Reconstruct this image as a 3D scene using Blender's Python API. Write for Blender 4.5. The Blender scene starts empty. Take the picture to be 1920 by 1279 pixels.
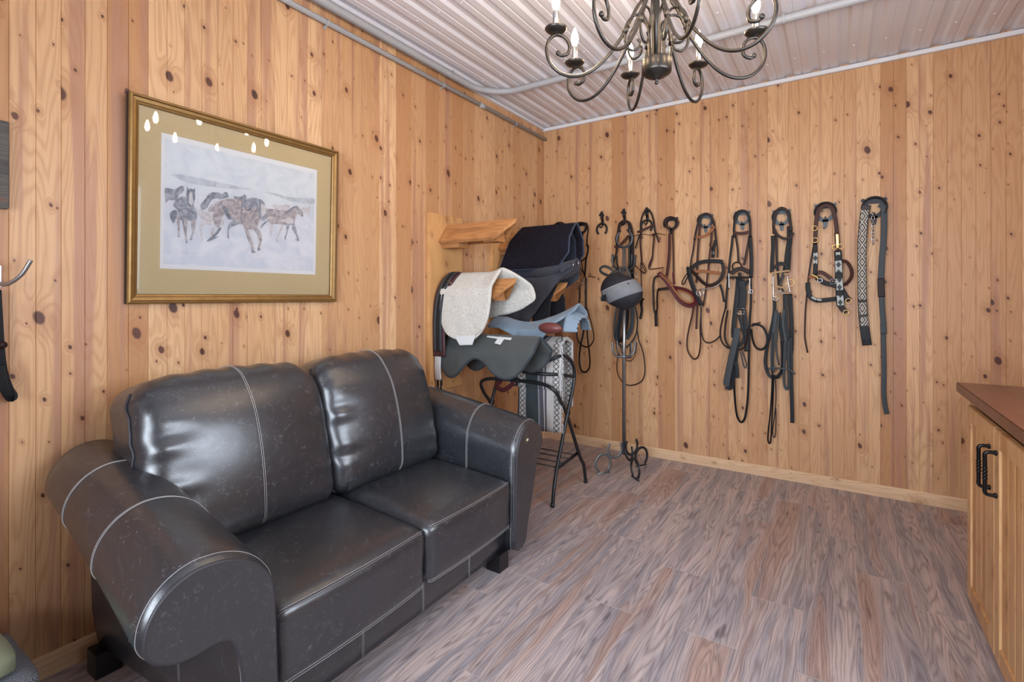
import bpy, bmesh, math, random
from mathutils import Vector, Matrix
random.seed(7)
R = math.radians
sc = bpy.context.scene
C = sc.collection
# ------------------------------------------------------------------ camera, sky, light
CX, CY, CZ, F, YAW = 2.19, -3.891, 1.25, 941.0, 33.02
cam_d = bpy.data.cameras.new('camera'); cam = bpy.data.objects.new('camera', cam_d); C.objects.link(cam)
cam.location = (CX, CY, CZ); cam.rotation_euler = (R(90), 0, R(YAW))
cam_d.sensor_width = 36; cam_d.lens = 36 * F / 1920; cam_d.shift_y = -83.5 / 1920; cam_d.clip_start = .05
sc.camera = cam
sc.view_settings.view_transform = 'Standard'; sc.view_settings.look = 'None'
sc.view_settings.gamma = 1; sc.view_settings.exposure = -0.22; sc.view_settings.use_curve_mapping = False
w = bpy.data.worlds.new('world'); sc.world = w; w.use_nodes = True
w.node_tree.nodes['Background'].inputs[0].default_value = (.62, .78, 1, 1)
w.node_tree.nodes['Background'].inputs[1].default_value = 2.0
def area(name, loc, rot, sx, sy, power, col):
    l = bpy.data.lights.new(name, 'AREA'); l.shape = 'RECTANGLE'; l.size = sx; l.size_y = sy
    l.energy = power; l.color = col
    o = bpy.data.objects.new(name, l); C.objects.link(o); o.location = loc; o.rotation_euler = rot
    return o
RX, FY, CH = 3.30, -4.95, 2.737          # right wall, wall behind the camera, ceiling height
area('daylight_front_window', (1.75, FY - .10, 1.45), (R(90), 0, 0), 2.0, 1.5, 175, (.80, .89, 1.0))
area('daylight_right_window', (RX + .10, -2.75, 1.62), (R(90), 0, R(90)), 1.9, 1.1, 85, (.80, .89, 1.0))
BULB_EMIT = 200

# ------------------------------------------------------------------ helpers
cs, sn = math.cos(R(YAW)), math.sin(R(YAW))
def at(u, v, x=None, y=None, z=None):
    "point of the room seen at photo position u, v on the plane x=, y= or z="
    a = (u - 960) / F; d = (a * cs - sn, a * sn + cs, -(v - 556) / F)
    t = (x - CX) / d[0] if x is not None else (y - CY) / d[1] if y is not None else (z - CZ) / d[2]
    return Vector((CX + t * d[0], CY + t * d[1], CZ + t * d[2]))
def lin(c):
    if isinstance(c, str): c = [int(c[i:i+2], 16) / 255 for i in (0, 2, 4)]
    return tuple(x / 12.92 if x <= .04045 else ((x + .055) / 1.055) ** 2.4 for x in c) + (1,)
def spline(P, n=6, closed=False):
    P = [Vector(p) for p in P]; N = len(P); out = []
    if N < 3 and not closed:
        return [P[0].lerp(P[1], i / n) for i in range(n + 1)]
    for i in range(N if closed else N - 1):
        if closed: a, b, c, d = P[i-1], P[i], P[(i+1) % N], P[(i+2) % N]
        else: a, b, c, d = P[max(i-1, 0)], P[i], P[i+1], P[min(i+2, N-1)]
        for k in range(n):
            t = k / n
            out.append(.5 * ((2*b) + (c-a)*t + (2*a-5*b+4*c-d)*t*t + (3*b-a-3*c+d)*t**3))
    if not closed: out.append(P[-1].copy())
    return out
class MB:
    def __init__(s): s.v = []; s.f = []; s.m = []; s.att = []
    def add(s, V, Fc, m=0, att=0.0):
        o = len(s.v); s.v += [Vector(p) for p in V]
        for f in Fc: s.f.append(tuple(i + o for i in f)); s.m.append(m); s.att.append(att)
        return s
    def box(s, a, b, m=0, att=0.0, bev=0):
        x0, y0, z0 = [min(p, q) for p, q in zip(a, b)]; x1, y1, z1 = [max(p, q) for p, q in zip(a, b)]
        if bev:
            bm = bmesh.new(); bmesh.ops.create_cube(bm, size=1)
            for q in bm.verts: q.co = Vector(((x0+x1)/2 + q.co.x*(x1-x0), (y0+y1)/2 + q.co.y*(y1-y0), (z0+z1)/2 + q.co.z*(z1-z0)))
            bmesh.ops.bevel(bm, geom=bm.edges[:], offset=bev, segments=2, affect='EDGES')
            s.bm(bm, m, att); return s
        V = [(x0,y0,z0),(x1,y0,z0),(x1,y1,z0),(x0,y1,z0),(x0,y0,z1),(x1,y0,z1),(x1,y1,z1),(x0,y1,z1)]
        return s.add(V, [(0,3,2,1),(4,5,6,7),(0,1,5,4),(1,2,6,5),(2,3,7,6),(3,0,4,7)], m, att)
    def bm(s, bm, m=0, att=0.0):
        bm.verts.index_update()
        s.add([q.co.copy() for q in bm.verts], [tuple(q.index for q in f.verts) for f in bm.faces], m, att); bm.free(); return s
    def tube(s, P, r, n=8, closed=False, m=0, caps=True):
        P = [Vector(p) for p in P]; N = len(P); rr = r if isinstance(r, (list, tuple)) else [r] * N
        T = []
        for i in range(N):
            a = P[i-1] if (i or closed) else P[0]; b = P[(i+1) % N] if (i < N-1 or closed) else P[-1]
            T.append((b - a).normalized() if (b-a).length > 1e-9 else Vector((0,0,1)))
        up = Vector((0,0,1)) if abs(T[0].z) < .9 else Vector((1,0,0))
        n0 = T[0].cross(up).normalized(); V = []; nn = n0
        for i in range(N):
            nn = (nn - T[i] * nn.dot(T[i])); nn = nn.normalized() if nn.length > 1e-6 else n0
            bb = T[i].cross(nn)
            for k in range(n):
                a = 2 * math.pi * k / n; V.append(P[i] + (nn * math.cos(a) + bb * math.sin(a)) * rr[i])
        Fc = []
        for i in range(N if closed else N - 1):
            j = (i + 1) % N
            for k in range(n): Fc.append((i*n+k, i*n+(k+1) % n, j*n+(k+1) % n, j*n+k))
        if not closed and caps: Fc += [tuple(range(n))[::-1], tuple((N-1)*n+k for k in range(n))]
        return s.add(V, Fc, m)
    def strap(s, P, w, th=.003, N=(0,-1,0), tw=0, m=0, wf=None):
        "flat strap lying in the plane with normal N, twisted by tw degrees about its run"
        P = [Vector(p) for p in P]; n = len(P); N = Vector(N); V = []
        for i in range(n):
            t = (P[min(i+1, n-1)] - P[max(i-1, 0)])
            t = t.normalized() if t.length > 1e-9 else Vector((0,0,1))
            W = t.cross(N); W = W.normalized() if W.length > 1e-6 else Vector((1,0,0))
            H = W.cross(t)
            a = R(tw if not callable(tw) else tw(i / (n-1)))
            W2 = W * math.cos(a) + H * math.sin(a); H2 = H * math.cos(a) - W * math.sin(a)
            ww = w * (wf(i/(n-1)) if wf else 1) / 2
            e = th / 2
            for (p, q) in ((-1,-.6),(-.8,-1),(.8,-1),(1,-.6),(1,.6),(.8,1),(-.8,1),(-1,.6)):
                V.append(P[i] + W2 * ww * p + H2 * e * q)
        Fc = []
        for i in range(n-1):
            for k in range(8): Fc.append((i*8+k, i*8+(k+1) % 8, (i+1)*8+(k+1) % 8, (i+1)*8+k))
        Fc += [tuple(range(8))[::-1], tuple((n-1)*8+k for k in range(8))]
        return s.add(V, Fc, m)
    def lathe(s, prof, c=(0,0,0), n=20, m=0, axis='z'):
        c = Vector(c); V = []
        for (r, h) in prof:
            for k in range(n):
                a = 2*math.pi*k/n; p = (r*math.cos(a), r*math.sin(a), h)
                if axis == 'x': p = (h, p[0], p[1])
                if axis == 'y': p = (p[0], h, p[1])
                V.append(c + Vector(p))
        Fc = [(i*n+k, i*n+(k+1) % n, (i+1)*n+(k+1) % n, (i+1)*n+k) for i in range(len(prof)-1) for k in range(n)]
        if prof[0][0] > 1e-5: Fc.append(tuple(range(n))[::-1])
        if prof[-1][0] > 1e-5: Fc.append(tuple((len(prof)-1)*n+k for k in range(n)))
        return s.add(V, Fc, m)
    def grid(s, fn, nu, nv, m=0, closed_u=False):
        V = [fn(i/nu, j/nv) for i in range(nu + (0 if closed_u else 1)) for j in range(nv+1)]
        Fc = []
        for i in range(nu):
            i2 = (i+1) % nu if closed_u else i+1
            for j in range(nv): Fc.append((i*(nv+1)+j, i2*(nv+1)+j, i2*(nv+1)+j+1, i*(nv+1)+j+1))
        return s.add(V, Fc, m)
    def prism(s, poly, o, U, V2, d, m=0):
        "polygon (2D) placed at o with axes U, V2 and pushed out along d"
        o, U, V2, d = Vector(o), Vector(U), Vector(V2), Vector(d); n = len(poly)
        A = [o + U*p[0] + V2*p[1] for p in poly]; B = [p + d for p in A]
        return s.add(A + B, [tuple(range(n))[::-1], tuple(range(n, 2*n))] + [(i, (i+1) % n, (i+1) % n + n, i+n) for i in range(n)], m)
    def ball(s, c, r, m=0, n=10):
        if not isinstance(r, (tuple, list)): r = (r, r, r)
        bm = bmesh.new(); bmesh.ops.create_uvsphere(bm, u_segments=n, v_segments=max(6, n//2+1), radius=1)
        for q in bm.verts: q.co = Vector((q.co.x*r[0]+c[0], q.co.y*r[1]+c[1], q.co.z*r[2]+c[2]))
        return s.bm(bm, m)
    def build(s, name, mats, parent=None, smooth=True, solid=0, sub=0, sharp=None):
        me = bpy.data.meshes.new(name); off = Vector((0,0,0)); q = parent
        while q is not None: off += q.location; q = q.parent
        me.from_pydata([p - off for p in s.v], [], s.f); me.update()
        if not isinstance(mats, (list, tuple)): mats = [mats]
        for m in mats: me.materials.append(m)
        me.polygons.foreach_set('material_index', s.m)
        if smooth: me.polygons.foreach_set('use_smooth', [True]*len(me.polygons))
        if any(s.att):
            a = me.attributes.new('bid', 'FLOAT', 'FACE'); a.data.foreach_set('value', s.att)
        bm = bmesh.new(); bm.from_mesh(me); bmesh.ops.recalc_face_normals(bm, faces=bm.faces[:]); bm.to_mesh(me); bm.free()
        if smooth and sharp: me.set_sharp_from_angle(angle=R(sharp))
        o = bpy.data.objects.new(name, me); C.objects.link(o); o.parent = parent
        if solid:
            md = o.modifiers.new('thick', 'SOLIDIFY'); md.thickness = solid; md.offset = 0
        if sub:
            md = o.modifiers.new('smooth', 'SUBSURF'); md.levels = sub; md.render_levels = sub
        return o
def tag(o, label=None, cat=None, group=None, kind=None):
    if label: o['label'] = label
    if cat: o['category'] = cat
    if group: o['group'] = group
    if kind: o['kind'] = kind
    return o
def thing(name, loc, label, cat, group=None):
    o = bpy.data.objects.new(name, None); C.objects.link(o); o.location = loc; o.empty_display_size = .05
    return tag(o, label, cat, group)
def struct(o): o['kind'] = 'structure'; return o
def copy_tree(o, parent=None):
    c = o.copy(); C.objects.link(c); c.parent = parent
    for ch in list(o.children): copy_tree(ch, c)
    return c

# ------------------------------------------------------------------ materials
class NT:
    def __init__(s, name):
        s.m = bpy.data.materials.new(name); s.m.use_nodes = True; s.t = s.m.node_tree; s.b = s.t.nodes['Principled BSDF']
    def n(s, typ, **k):
        x = s.t.nodes.new(typ)
        for a, b in k.items(): setattr(x, a, b)
        return x
    def set(s, sock, v):
        if hasattr(v, 'is_output') or isinstance(v, bpy.types.NodeSocket): s.t.links.new(v, sock)
        else:
            try: sock.default_value = v
            except Exception: sock.default_value = tuple(v)[:3]
    def math(s, op, a, b=0.0, c=None, clamp=False):
        x = s.n('ShaderNodeMath', operation=op, use_clamp=clamp); s.set(x.inputs[0], a); s.set(x.inputs[1], b)
        if c is not None: s.set(x.inputs[2], c)
        return x.outputs[0]
    def step(s, v, a, b):
        x = s.n('ShaderNodeMapRange', interpolation_type='SMOOTHSTEP'); s.set(x.inputs[0], v); s.set(x.inputs[1], a); s.set(x.inputs[2], b)
        return x.outputs[0]
    def comb(s, x, y, z):
        c = s.n('ShaderNodeCombineXYZ')
        for i, q in enumerate((x, y, z)): s.set(c.inputs[i], q)
        return c.outputs[0]
    def noise(s, vec, scale=1, detail=2, rough=.5, dist=0):
        x = s.n('ShaderNodeTexNoise'); s.set(x.inputs['Vector'], vec); x.inputs['Scale'].default_value = scale
        x.inputs['Detail'].default_value = detail; x.inputs['Roughness'].default_value = rough; x.inputs['Distortion'].default_value = dist
        return x.outputs['Fac']
    def mix(s, f, a, b, mode='MIX'):
        x = s.n('ShaderNodeMix', data_type='RGBA', blend_type=mode); s.set(x.inputs[0], f); s.set(x.inputs[6], a); s.set(x.inputs[7], b)
        return x.outputs[2]
    def co(s): return s.n('ShaderNodeTexCoord').outputs['Object']
    def bump(s, h, st=.2, dist=.002):
        x = s.n('ShaderNodeBump'); x.inputs['Strength'].default_value = st; x.inputs['Distance'].default_value = dist
        s.set(x.inputs['Height'], h); s.t.links.new(x.outputs[0], s.b.inputs['Normal'])
    def out(s, col=None, rough=None, metal=0, spec=None, coat=None):
        if col is not None: s.set(s.b.inputs['Base Color'], col)
        if rough is not None: s.set(s.b.inputs['Roughness'], rough)
        s.b.inputs['Metallic'].default_value = metal
        if spec is not None: s.b.inputs['Specular IOR Level'].default_value = spec
        if coat: s.b.inputs['Coat Weight'].default_value = coat; s.b.inputs['Coat Roughness'].default_value = .25
        return s.m
def plain(name, c, rough=.5, metal=0, var=.12, scale=40, bump=.1, bd=.001, spec=None):
    t = NT(name); co = t.co(); nz = t.noise(co, scale, 3); c = lin(c)
    d = tuple(x * (1 - var) for x in c[:3]) + (1,); l = tuple(min(1, x * (1 + var)) for x in c[:3]) + (1,)
    if bump: t.bump(nz, bump, bd)
    return t.out(t.mix(nz, d, l), rough, metal, spec)
def pine(name, across='X', along='Z', lightc='DEB58A', darkc='B7865C', knots=1.0, rough=.42, redc='A87B66', linec='A8764E'):
    t = NT(name); sx = t.n('ShaderNodeSeparateXYZ'); t.set(sx.inputs[0], t.co())
    a, b = sx.outputs[across], sx.outputs[along]
    at_ = t.n('ShaderNodeAttribute', attribute_name='bid'); bid = at_.outputs['Fac']
    # knots
    kk = None; rings = None
    for (ka, kb, off, rmin, rmax, keep) in ((6.5, 2.6, 0, .005, .0185, .22), (13, 5.5, 31.7, .002, .0065, .5)):
        v = t.n('ShaderNodeTexVoronoi', voronoi_dimensions='2D'); v.inputs['Scale'].default_value = 1
        pa = t.math('MULTIPLY_ADD', a, ka, t.math('MULTIPLY_ADD', bid, 91.3, off)); pb = t.math('MULTIPLY_ADD', b, kb, t.math('MULTIPLY', bid, 57.1))
        t.set(v.inputs['Vector'], t.comb(pa, pb, 0)); ps = t.n('ShaderNodeSeparateXYZ'); t.set(ps.inputs[0], v.outputs['Position'])
        cc = t.n('ShaderNodeSeparateXYZ'); t.set(cc.inputs[0], v.outputs['Color'])
        da = t.math('DIVIDE', t.math('SUBTRACT', pa, ps.outputs[0]), ka); db = t.math('DIVIDE', t.math('SUBTRACT', pb, ps.outputs[1]), kb)
        db = t.math('MULTIPLY', t.math('ADD', db, t.math('MULTIPLY', da, .35)), .72)
        dd = t.math('SQRT', t.math('ADD', t.math('MULTIPLY', da, da), t.math('MULTIPLY', db, db)))
        dd = t.math('ADD', dd, t.math('MULTIPLY', t.math('SUBTRACT', t.noise(t.comb(a, b, bid), 60, 2), .5), .004))
        ex = t.math('GREATER_THAN', cc.outputs[1], keep)
        rad = t.math('MULTIPLY', ex, t.math('MULTIPLY_ADD', t.math('POWER', cc.outputs[0], 2.2), rmax - rmin, rmin))
        rad = t.math('ADD', rad, 1e-4)
        q = t.math('DIVIDE', dd, rad)
        km = t.math('SUBTRACT', 1, t.step(q, .70, 1.15)); km = t.math('MULTIPLY', km, ex)
        hal = t.math('MULTIPLY', t.math('SUBTRACT', 1, t.step(q, .8, 4.5)), ex)
        kk = km if kk is None else t.math('MAXIMUM', kk, km); rings = hal if rings is None else t.math('MAXIMUM', rings, hal)
    g = t.noise(t.comb(t.math('MULTIPLY', a, 8.5), t.math('MULTIPLY', b, .75), t.math('MULTIPLY', bid, 37)), 1, 2, .45)
    g = t.math('MULTIPLY_ADD', rings, .09, g)
    ln = t.math('SINE', t.math('MULTIPLY', g, 130)); ln = t.math('POWER', t.math('MULTIPLY_ADD', ln, .5, .5), 2.5)
    fine = t.noise(t.comb(t.math('MULTIPLY', a, 260), t.math('MULTIPLY', b, 5), bid), 1, 2, .6)
    hue = t.n('ShaderNodeTexWhiteNoise', noise_dimensions='1D'); t.set(hue.inputs['W'], t.math('MULTIPLY', bid, 17.77)); h = hue.outputs['Value']
    base = t.mix(h, lin(darkc), lin(lightc))
    heart = t.noise(t.comb(t.math('MULTIPLY', a, 14), t.math('MULTIPLY', b, .45), t.math('MULTIPLY', bid, 11)), 1, 3, .55)
    base = t.mix(t.math('MULTIPLY', t.step(heart, .53, .66), .72), base, lin(redc))
    base = t.mix(t.math('MULTIPLY', ln, .34), base, lin(linec))
    base = t.mix(t.math('MULTIPLY', t.step(fine, .45, .75), .22), base, lin(linec))
    base = t.mix(t.math('MULTIPLY', rings, .30), base, lin('8E5530'))
    base = t.mix(t.math('MULTIPLY', kk, .95 * knots), base, t.mix(t.noise(t.comb(a, b, bid), 7, 1), lin('2E1E22'), lin('6A3E30')))
    t.bump(fine, .08, .001)
    return t.out(base, rough, spec=.3)
M = {}
M['pine_left'] = pine('knotty_pine_left', 'Y', 'Z')
M['pine_back'] = pine('knotty_pine_back', 'X', 'Z')
M['pine_base_x'] = pine('pine_baseboard_x', 'Z', 'X', 'E2C6A6', 'D8B590', .3, redc='C8A488', linec='B88E68')
M['pine_base_y'] = pine('pine_baseboard_y', 'Z', 'Y', 'E2C6A6', 'D8B590', .3, redc='C8A488', linec='B88E68')
M['plank_x'] = pine('rack_plank', 'Y', 'X', 'BC8554', 'A4703F', .5, .45, '8A5838', '7E4E2E')
M['board_z'] = pine('rack_board', 'Y', 'Z', 'D8AA74', 'CC9C68', .35, .4, 'C29060', 'B98048')
M['cabinet'] = pine('cabinet_pine', 'Y', 'Z', 'D6AE80', 'C99A68', .25, .4, 'B88454', 'B07C4C')
def floor_mat():
    t = NT('vinyl_plank'); sx = t.n('ShaderNodeSeparateXYZ'); t.set(sx.inputs[0], t.co()); a, b = sx.outputs['X'], sx.outputs['Y']
    bid = t.n('ShaderNodeAttribute', attribute_name='bid').outputs['Fac']
    z = t.math('MULTIPLY', bid, 43.7)
    wv = t.noise(t.comb(t.math('MULTIPLY', a, 5), t.math('MULTIPLY', b, 1.6), z), 1, 3, .5)
    g = t.noise(t.comb(t.math('MULTIPLY_ADD', wv, .55, t.math('MULTIPLY', a, 8.5)), t.math('MULTIPLY', b, .62), z), 1, 2, .45)
    ln = t.math('POWER', t.math('MULTIPLY_ADD', t.math('SINE', t.math('MULTIPLY', g, 190)), .5, .5), 2.2)
    fine = t.noise(t.comb(t.math('MULTIPLY', t.math('MULTIPLY_ADD', wv, .06, a), 230), t.math('MULTIPLY', b, 5), z), 1, 4, .7)
    tone = t.noise(t.comb(t.math('MULTIPLY', t.math('MULTIPLY_ADD', wv, .12, a), 22), t.math('MULTIPLY', b, 1.3), z), 1, 3, .6)
    base = t.mix(t.step(tone, .30, .70), lin('8E8A90'), lin('C2AFA9'))
    base = t.mix(t.math('MULTIPLY', t.step(g, .54, .66), .55), base, lin('A98068'))
    base = t.mix(t.math('MULTIPLY', ln, .42), base, lin('5A4A48'))
    base = t.mix(t.math('MULTIPLY', t.step(fine, .52, .72), .45), base, lin('4C3E3E'))
    base = t.mix(t.math('MULTIPLY', t.step(fine, .50, .30), .40), base, lin('D2C0B8'))
    dk = t.noise(t.comb(t.math('MULTIPLY', a, 26), t.math('MULTIPLY', b, 4.5), t.math('ADD', z, 9)), 1, 2, .5)
    base = t.mix(t.math('MULTIPLY', t.step(dk, .66, .76), .55), base, lin('3E3236'))
    t.bump(fine, .25, .0008)
    r = t.math('MULTIPLY_ADD', fine, .15, .36)
    return t.out(base, r, spec=.45)
M['floor'] = floor_mat()
M['seam'] = plain('floor_seam', 'C9C2BE', .8)
M['white_metal'] = plain('ceiling_metal', 'DAD9DF', .32, 0, .02, 12, .02, spec=.55)
M['white_trim'] = plain('white_trim', 'DEDEE0', .45, 0, .02)
M['pvc'] = plain('grey_pvc', 'A6A7AA', .45, 0, .04)
def leather(name, c, sc_=1.0, rough=.30):
    t = NT(name); co = t.co()
    big = t.noise(co, 5, 4, .6); scr = t.noise(co, 26, 5, .72, 1.6)
    col = t.mix(big, lin(c), tuple(x*1.5 for x in lin(c)[:3]) + (1,))
    v = t.n('ShaderNodeTexVoronoi', feature='DISTANCE_TO_EDGE'); v.inputs['Scale'].default_value = 9
    wob = t.n('ShaderNodeTexNoise'); wob.inputs['Scale'].default_value = 7; wob.inputs['Detail'].default_value = 4
    mm = t.n('ShaderNodeVectorMath', operation='MULTIPLY_ADD'); t.set(mm.inputs[0], wob.outputs['Color']); mm.inputs[1].default_value = (.35,.35,.35); t.set(mm.inputs[2], co)
    t.set(v.inputs['Vector'], mm.outputs[0])
    cr = t.math('MULTIPLY', t.math('SUBTRACT', 1, t.step(v.outputs['Distance'], 0, .018)), t.step(scr, .45, .62))
    col = t.mix(t.math('MULTIPLY', cr, .38 * sc_), col, lin('8A8D92'))
    col = t.mix(t.math('MULTIPLY', t.step(scr, .58, .72), .16 * sc_), col, lin('8C8A8C'))
    sp = t.noise(co, 130, 1); col = t.mix(t.math('MULTIPLY', t.step(sp, .80, .83), .6*sc_), col, lin('B9B6B0'))
    fine = t.noise(co, 320, 2)
    t.bump(t.math('ADD', t.math('MULTIPLY', fine, .3), t.math('MULTIPLY', t.noise(co, 14, 3), 1.2)), .16, .004)
    return t.out(col, t.math('MULTIPLY_ADD', scr, .28, rough - .08), spec=.85, coat=.4)
M['leather'] = leather('charcoal_leather', '212328', 1.0, .27)
M['piping'] = plain('leather_piping', '333136', .5)
M['stitch'] = plain('white_stitch', 'A9A7A6', .8)
M['black_wood'] = plain('black_wood', '17161A', .3)
M['pewter'] = plain('antique_pewter', '4C4844', .36, .85, .2, 60)
M['iron'] = plain('black_iron', '2E2C2E', .42, .7, .2, 60)
M['tube_black'] = plain('black_tube', '26282C', .32, .3, .1)
M['shoe'] = plain('raw_shoe_steel', '8B9296', .38, .85, .25, 50, .3)
M['shoe_dark'] = plain('dark_shoe_steel', '44474B', .38, .8, .3, 50, .3)
M['plate_steel'] = plain('bracket_plate', '50565A', .5, .4, .1)
M['pole'] = plain('steel_pole', '93989D', .25, .9, .1)
M['chrome'] = plain('chrome', 'A6A6A8', .22, 1, .03)
M['brass'] = plain('brass', 'C9A468', .25, 1, .05)
M['satin'] = plain('satin_nickel', 'A9AAAC', .35, .9, .05)
for k, c in dict(black='151416', dkbrown='281A17', brown='40241D', red='521F22', tan='8E5836', rope='A58662', grey='3C4144', olive='3F3B38', char='1F2124').items():
    M['st_' + k] = plain('strap_' + k, c, .5, 0, .25, 70, .15, spec=.22)
def fabric(name, c, rough=.85, scale=400, var=.12, b=.4, bd=.001, c2=None):
    t = NT(name); co = t.co(); nz = t.noise(co, scale, 2); lo = t.noise(co, 9, 3); c = lin(c)
    col = t.mix(lo, tuple(x*(1-var) for x in c[:3]) + (1,), (tuple(x*(1+var) for x in c[:3]) + (1,)) if c2 is None else lin(c2))
    t.bump(t.math('ADD', nz, t.math('MULTIPLY', lo, 4)), b, bd); t.b.inputs['Sheen Weight'].default_value = .15
    return t.out(col, rough, spec=.2)
def gold_mat():
    t = NT('gold_frame'); nz = t.noise(t.co(), 30, 3)
    return t.out(t.mix(nz, lin('7A5C34'), lin('9C7A44')), .38, .55)
M['gold'] = gold_mat(); M['gold_dark'] = plain('bronze_edge', '6B4A28', .4, .4); M['frame_side'] = plain('frame_side', '1E1B1A', .5)
M['mat'] = plain('picture_mat', 'C8B690', .8, 0, .03, 200); M['paper'] = plain('picture_paper', 'E2E3E6', .8, 0, .02, 8)
def wash(name, c, c2, sc_=40):
    t = NT(name); nz = t.noise(t.co(), sc_, 4, .65, .8); return t.out(t.mix(t.step(nz, .35, .65), lin(c), lin(c2)), .8)
M['hz_dark'] = wash('wash_dark', '868B98', 'B4B8C0', 55); M['hz_brown'] = wash('wash_brown', '9C9498', 'C6C0C2', 55)
M['hz_pale'] = wash('wash_pale', 'C2BCBE', 'DAD8DA', 55); M['hz_mane'] = wash('wash_mane', '717684', '9A9FAA', 80)
M['sky_wash'] = wash('wash_sky', 'CFD5DC', 'DCE0E4', 9); M['hill'] = wash('wash_hill', 'B7BCC6', 'CBD0D6', 30); M['ground_wash'] = wash('wash_ground', 'D0D5DE', 'E0E1E6', 12)
def glass_mat(name, refl=.9, tint=(1,1,1,1)):
    t = NT(name); nt = t.t; out = [n for n in nt.nodes if n.type == 'OUTPUT_MATERIAL'][0]
    tr = t.n('ShaderNodeBsdfTransparent'); tr.inputs[0].default_value = tint; gl = t.n('ShaderNodeBsdfGlossy'); gl.inputs['Roughness'].default_value = .015
    gl.inputs[0].default_value = (refl, refl, refl, 1)
    fr = t.n('ShaderNodeFresnel'); fr.inputs[0].default_value = 1.5; mx = t.n('ShaderNodeMixShader')
    nt.links.new(fr.outputs[0], mx.inputs[0]); nt.links.new(tr.outputs[0], mx.inputs[1]); nt.links.new(gl.outputs[0], mx.inputs[2]); nt.links.new(mx.outputs[0], out.inputs[0])
    return t.m
M['glass'] = glass_mat('clear_glass')
def emit(name, c, s):
    t = NT(name); t.b.inputs['Emission Color'].default_value = c; t.b.inputs['Emission Strength'].default_value = s; return t.out((1,1,1,1), .3)
M['bulb'] = emit('bulb_glow', (1, .73, .45, 1), BULB_EMIT)

# ------------------------------------------------------------------ room shell
def panel_wall(name, mat, a0, a1, plane, holes=(), z1=CH, side=1):
    "boards 127 mm wide, each with a centre bead; side = +1/-1 where the boards face; holes = (a0,a1,z0,z1)"
    mb = MB(); ax, pos = plane; st = .0635; g = .0016; dp = .0022
    k0 = math.floor(a0 / st)
    def P(a, d, z):
        return (pos + side * d, a, z) if ax == 'x' else (a, pos + side * d, z)
    k = k0
    while k * st < a1 - 1e-6:
        lo, hi = max(a0, k*st), min(a1, (k+1)*st)
        bid = (math.sin((k // 2) * 12.9898 + (3 if ax == 'x' else 7)) * 43758.5453) % 1 * .98 + .01
        zs = [(0, z1+.035)]
        for (h0, h1, q0, q1) in holes:
            if hi > h0 + 1e-4 and lo < h1 - 1e-4: zs = [(0, q0), (q1, z1+.035)]
        gg = g if k % 2 == 0 else g*.7
        for (q0, q1) in zs:
            V = [P(lo, -dp, q0), P(lo+gg, 0, q0), P(hi-g, 0, q0), P(hi, -dp, q0), P(lo, -dp, q1), P(lo+gg, 0, q1), P(hi-g, 0, q1), P(hi, -dp, q1)]
            mb.add(V, [(0,1,5,4),(1,2,6,5),(2,3,7,6)], 0, bid)
        k += 1
    o = mb.build(name, mat, smooth=False); return struct(o)
def flipfix(o, d):
    "make the wall face the room"
    me = o.data; bm = bmesh.new(); bm.from_mesh(me)
    for f in bm.faces:
        if f.normal.dot(Vector(d)) < 0: f.normal_flip()
    bm.to_mesh(me); bm.free()
flipfix(panel_wall('wall_left', M['pine_left'], FY, .02, ('x', 0)), (1,0,0))
flipfix(panel_wall('wall_back', M['pine_back'], -.02, RX, ('y', 0), side=-1), (0,-1,0))
WR = (-3.63, -1.87, 1.15, 2.10); WF = (.85, 2.65, .75, 2.15)
flipfix(panel_wall('wall_right', M['pine_left'], FY, 0, ('x', RX), (WR,), side=-1), (-1,0,0))
flipfix(panel_wall('wall_front', M['pine_back'], 0, RX, ('y', FY), (WF,)), (0,1,0))
# window frames and panes
def window(n, box, ax, pos, out):
    a0, a1, z0, z1 = box; mb = MB(); t = .05
    def B(p, q, r, s, m0=0.0, m1=.09):
        x0, x1 = pos - out*.015, pos + out*m1
        mb.box((x0, p, r) if ax == 'x' else (p, x0, r), (x1, q, s) if ax == 'x' else (q, x1, s))
    B(a0-t, a1+t, z0-t, z0); B(a0-t, a1+t, z1, z1+t); B(a0-t, a0, z0, z1); B(a1, a1+t, z0, z1); m = (a0+a1)/2; B(m-.02, m+.02, z0, z1)
    fr = struct(mb.build('window_%d' % n, M['white_trim'], smooth=False))
    g = MB(); xx = pos + out*.05
    V = [(xx,a0,z0),(xx,a1,z0),(xx,a1,z1),(xx,a0,z1)] if ax == 'x' else [(a0,xx,z0),(a1,xx,z0),(a1,xx,z1),(a0,xx,z1)]
    g.add(V, [(0,1,2,3)]); g.build('pane', M['glass'], fr, smooth=False)
window(1, WF, 'y', FY, -1); window(2, WR, 'x', RX, 1)
# floor planks, 187 mm wide, 1.18 m long
PW, PL = .1866, 1.18
ends = {4:-1.0, 5:-.80, 6:-1.39, 7:-.795, 8:-1.555, 9:-1.966, 10:-.41, 11:-1.975, 3:-1.62, 2:-.62, 12:-1.13, 1:-1.3}
mb = MB(); gap = .0010
for k in range(-1, 19):
    x0, x1 = max(0, .021 + k*PW), min(RX, .021 + (k+1)*PW)
    if x1 <= x0: continue
    e = ends.get(k, -random.random()*PL)
    y = e + PL*2; q = 0
    while y > FY:
        ya, yb = min(0, y), max(FY, y - PL)
        if ya > yb:
            bid = ((k*7.13 + q*3.71) * .6180339) % 1 * .98 + .01
            mb.add([(x0+gap*.2, yb+gap, 0), (x1-gap*.2, yb+gap, 0), (x1-gap*.2, ya-gap, 0), (x0+gap*.2, ya-gap, 0)], [(0,1,2,3)], 0, bid)
        y -= PL; q += 1
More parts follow.
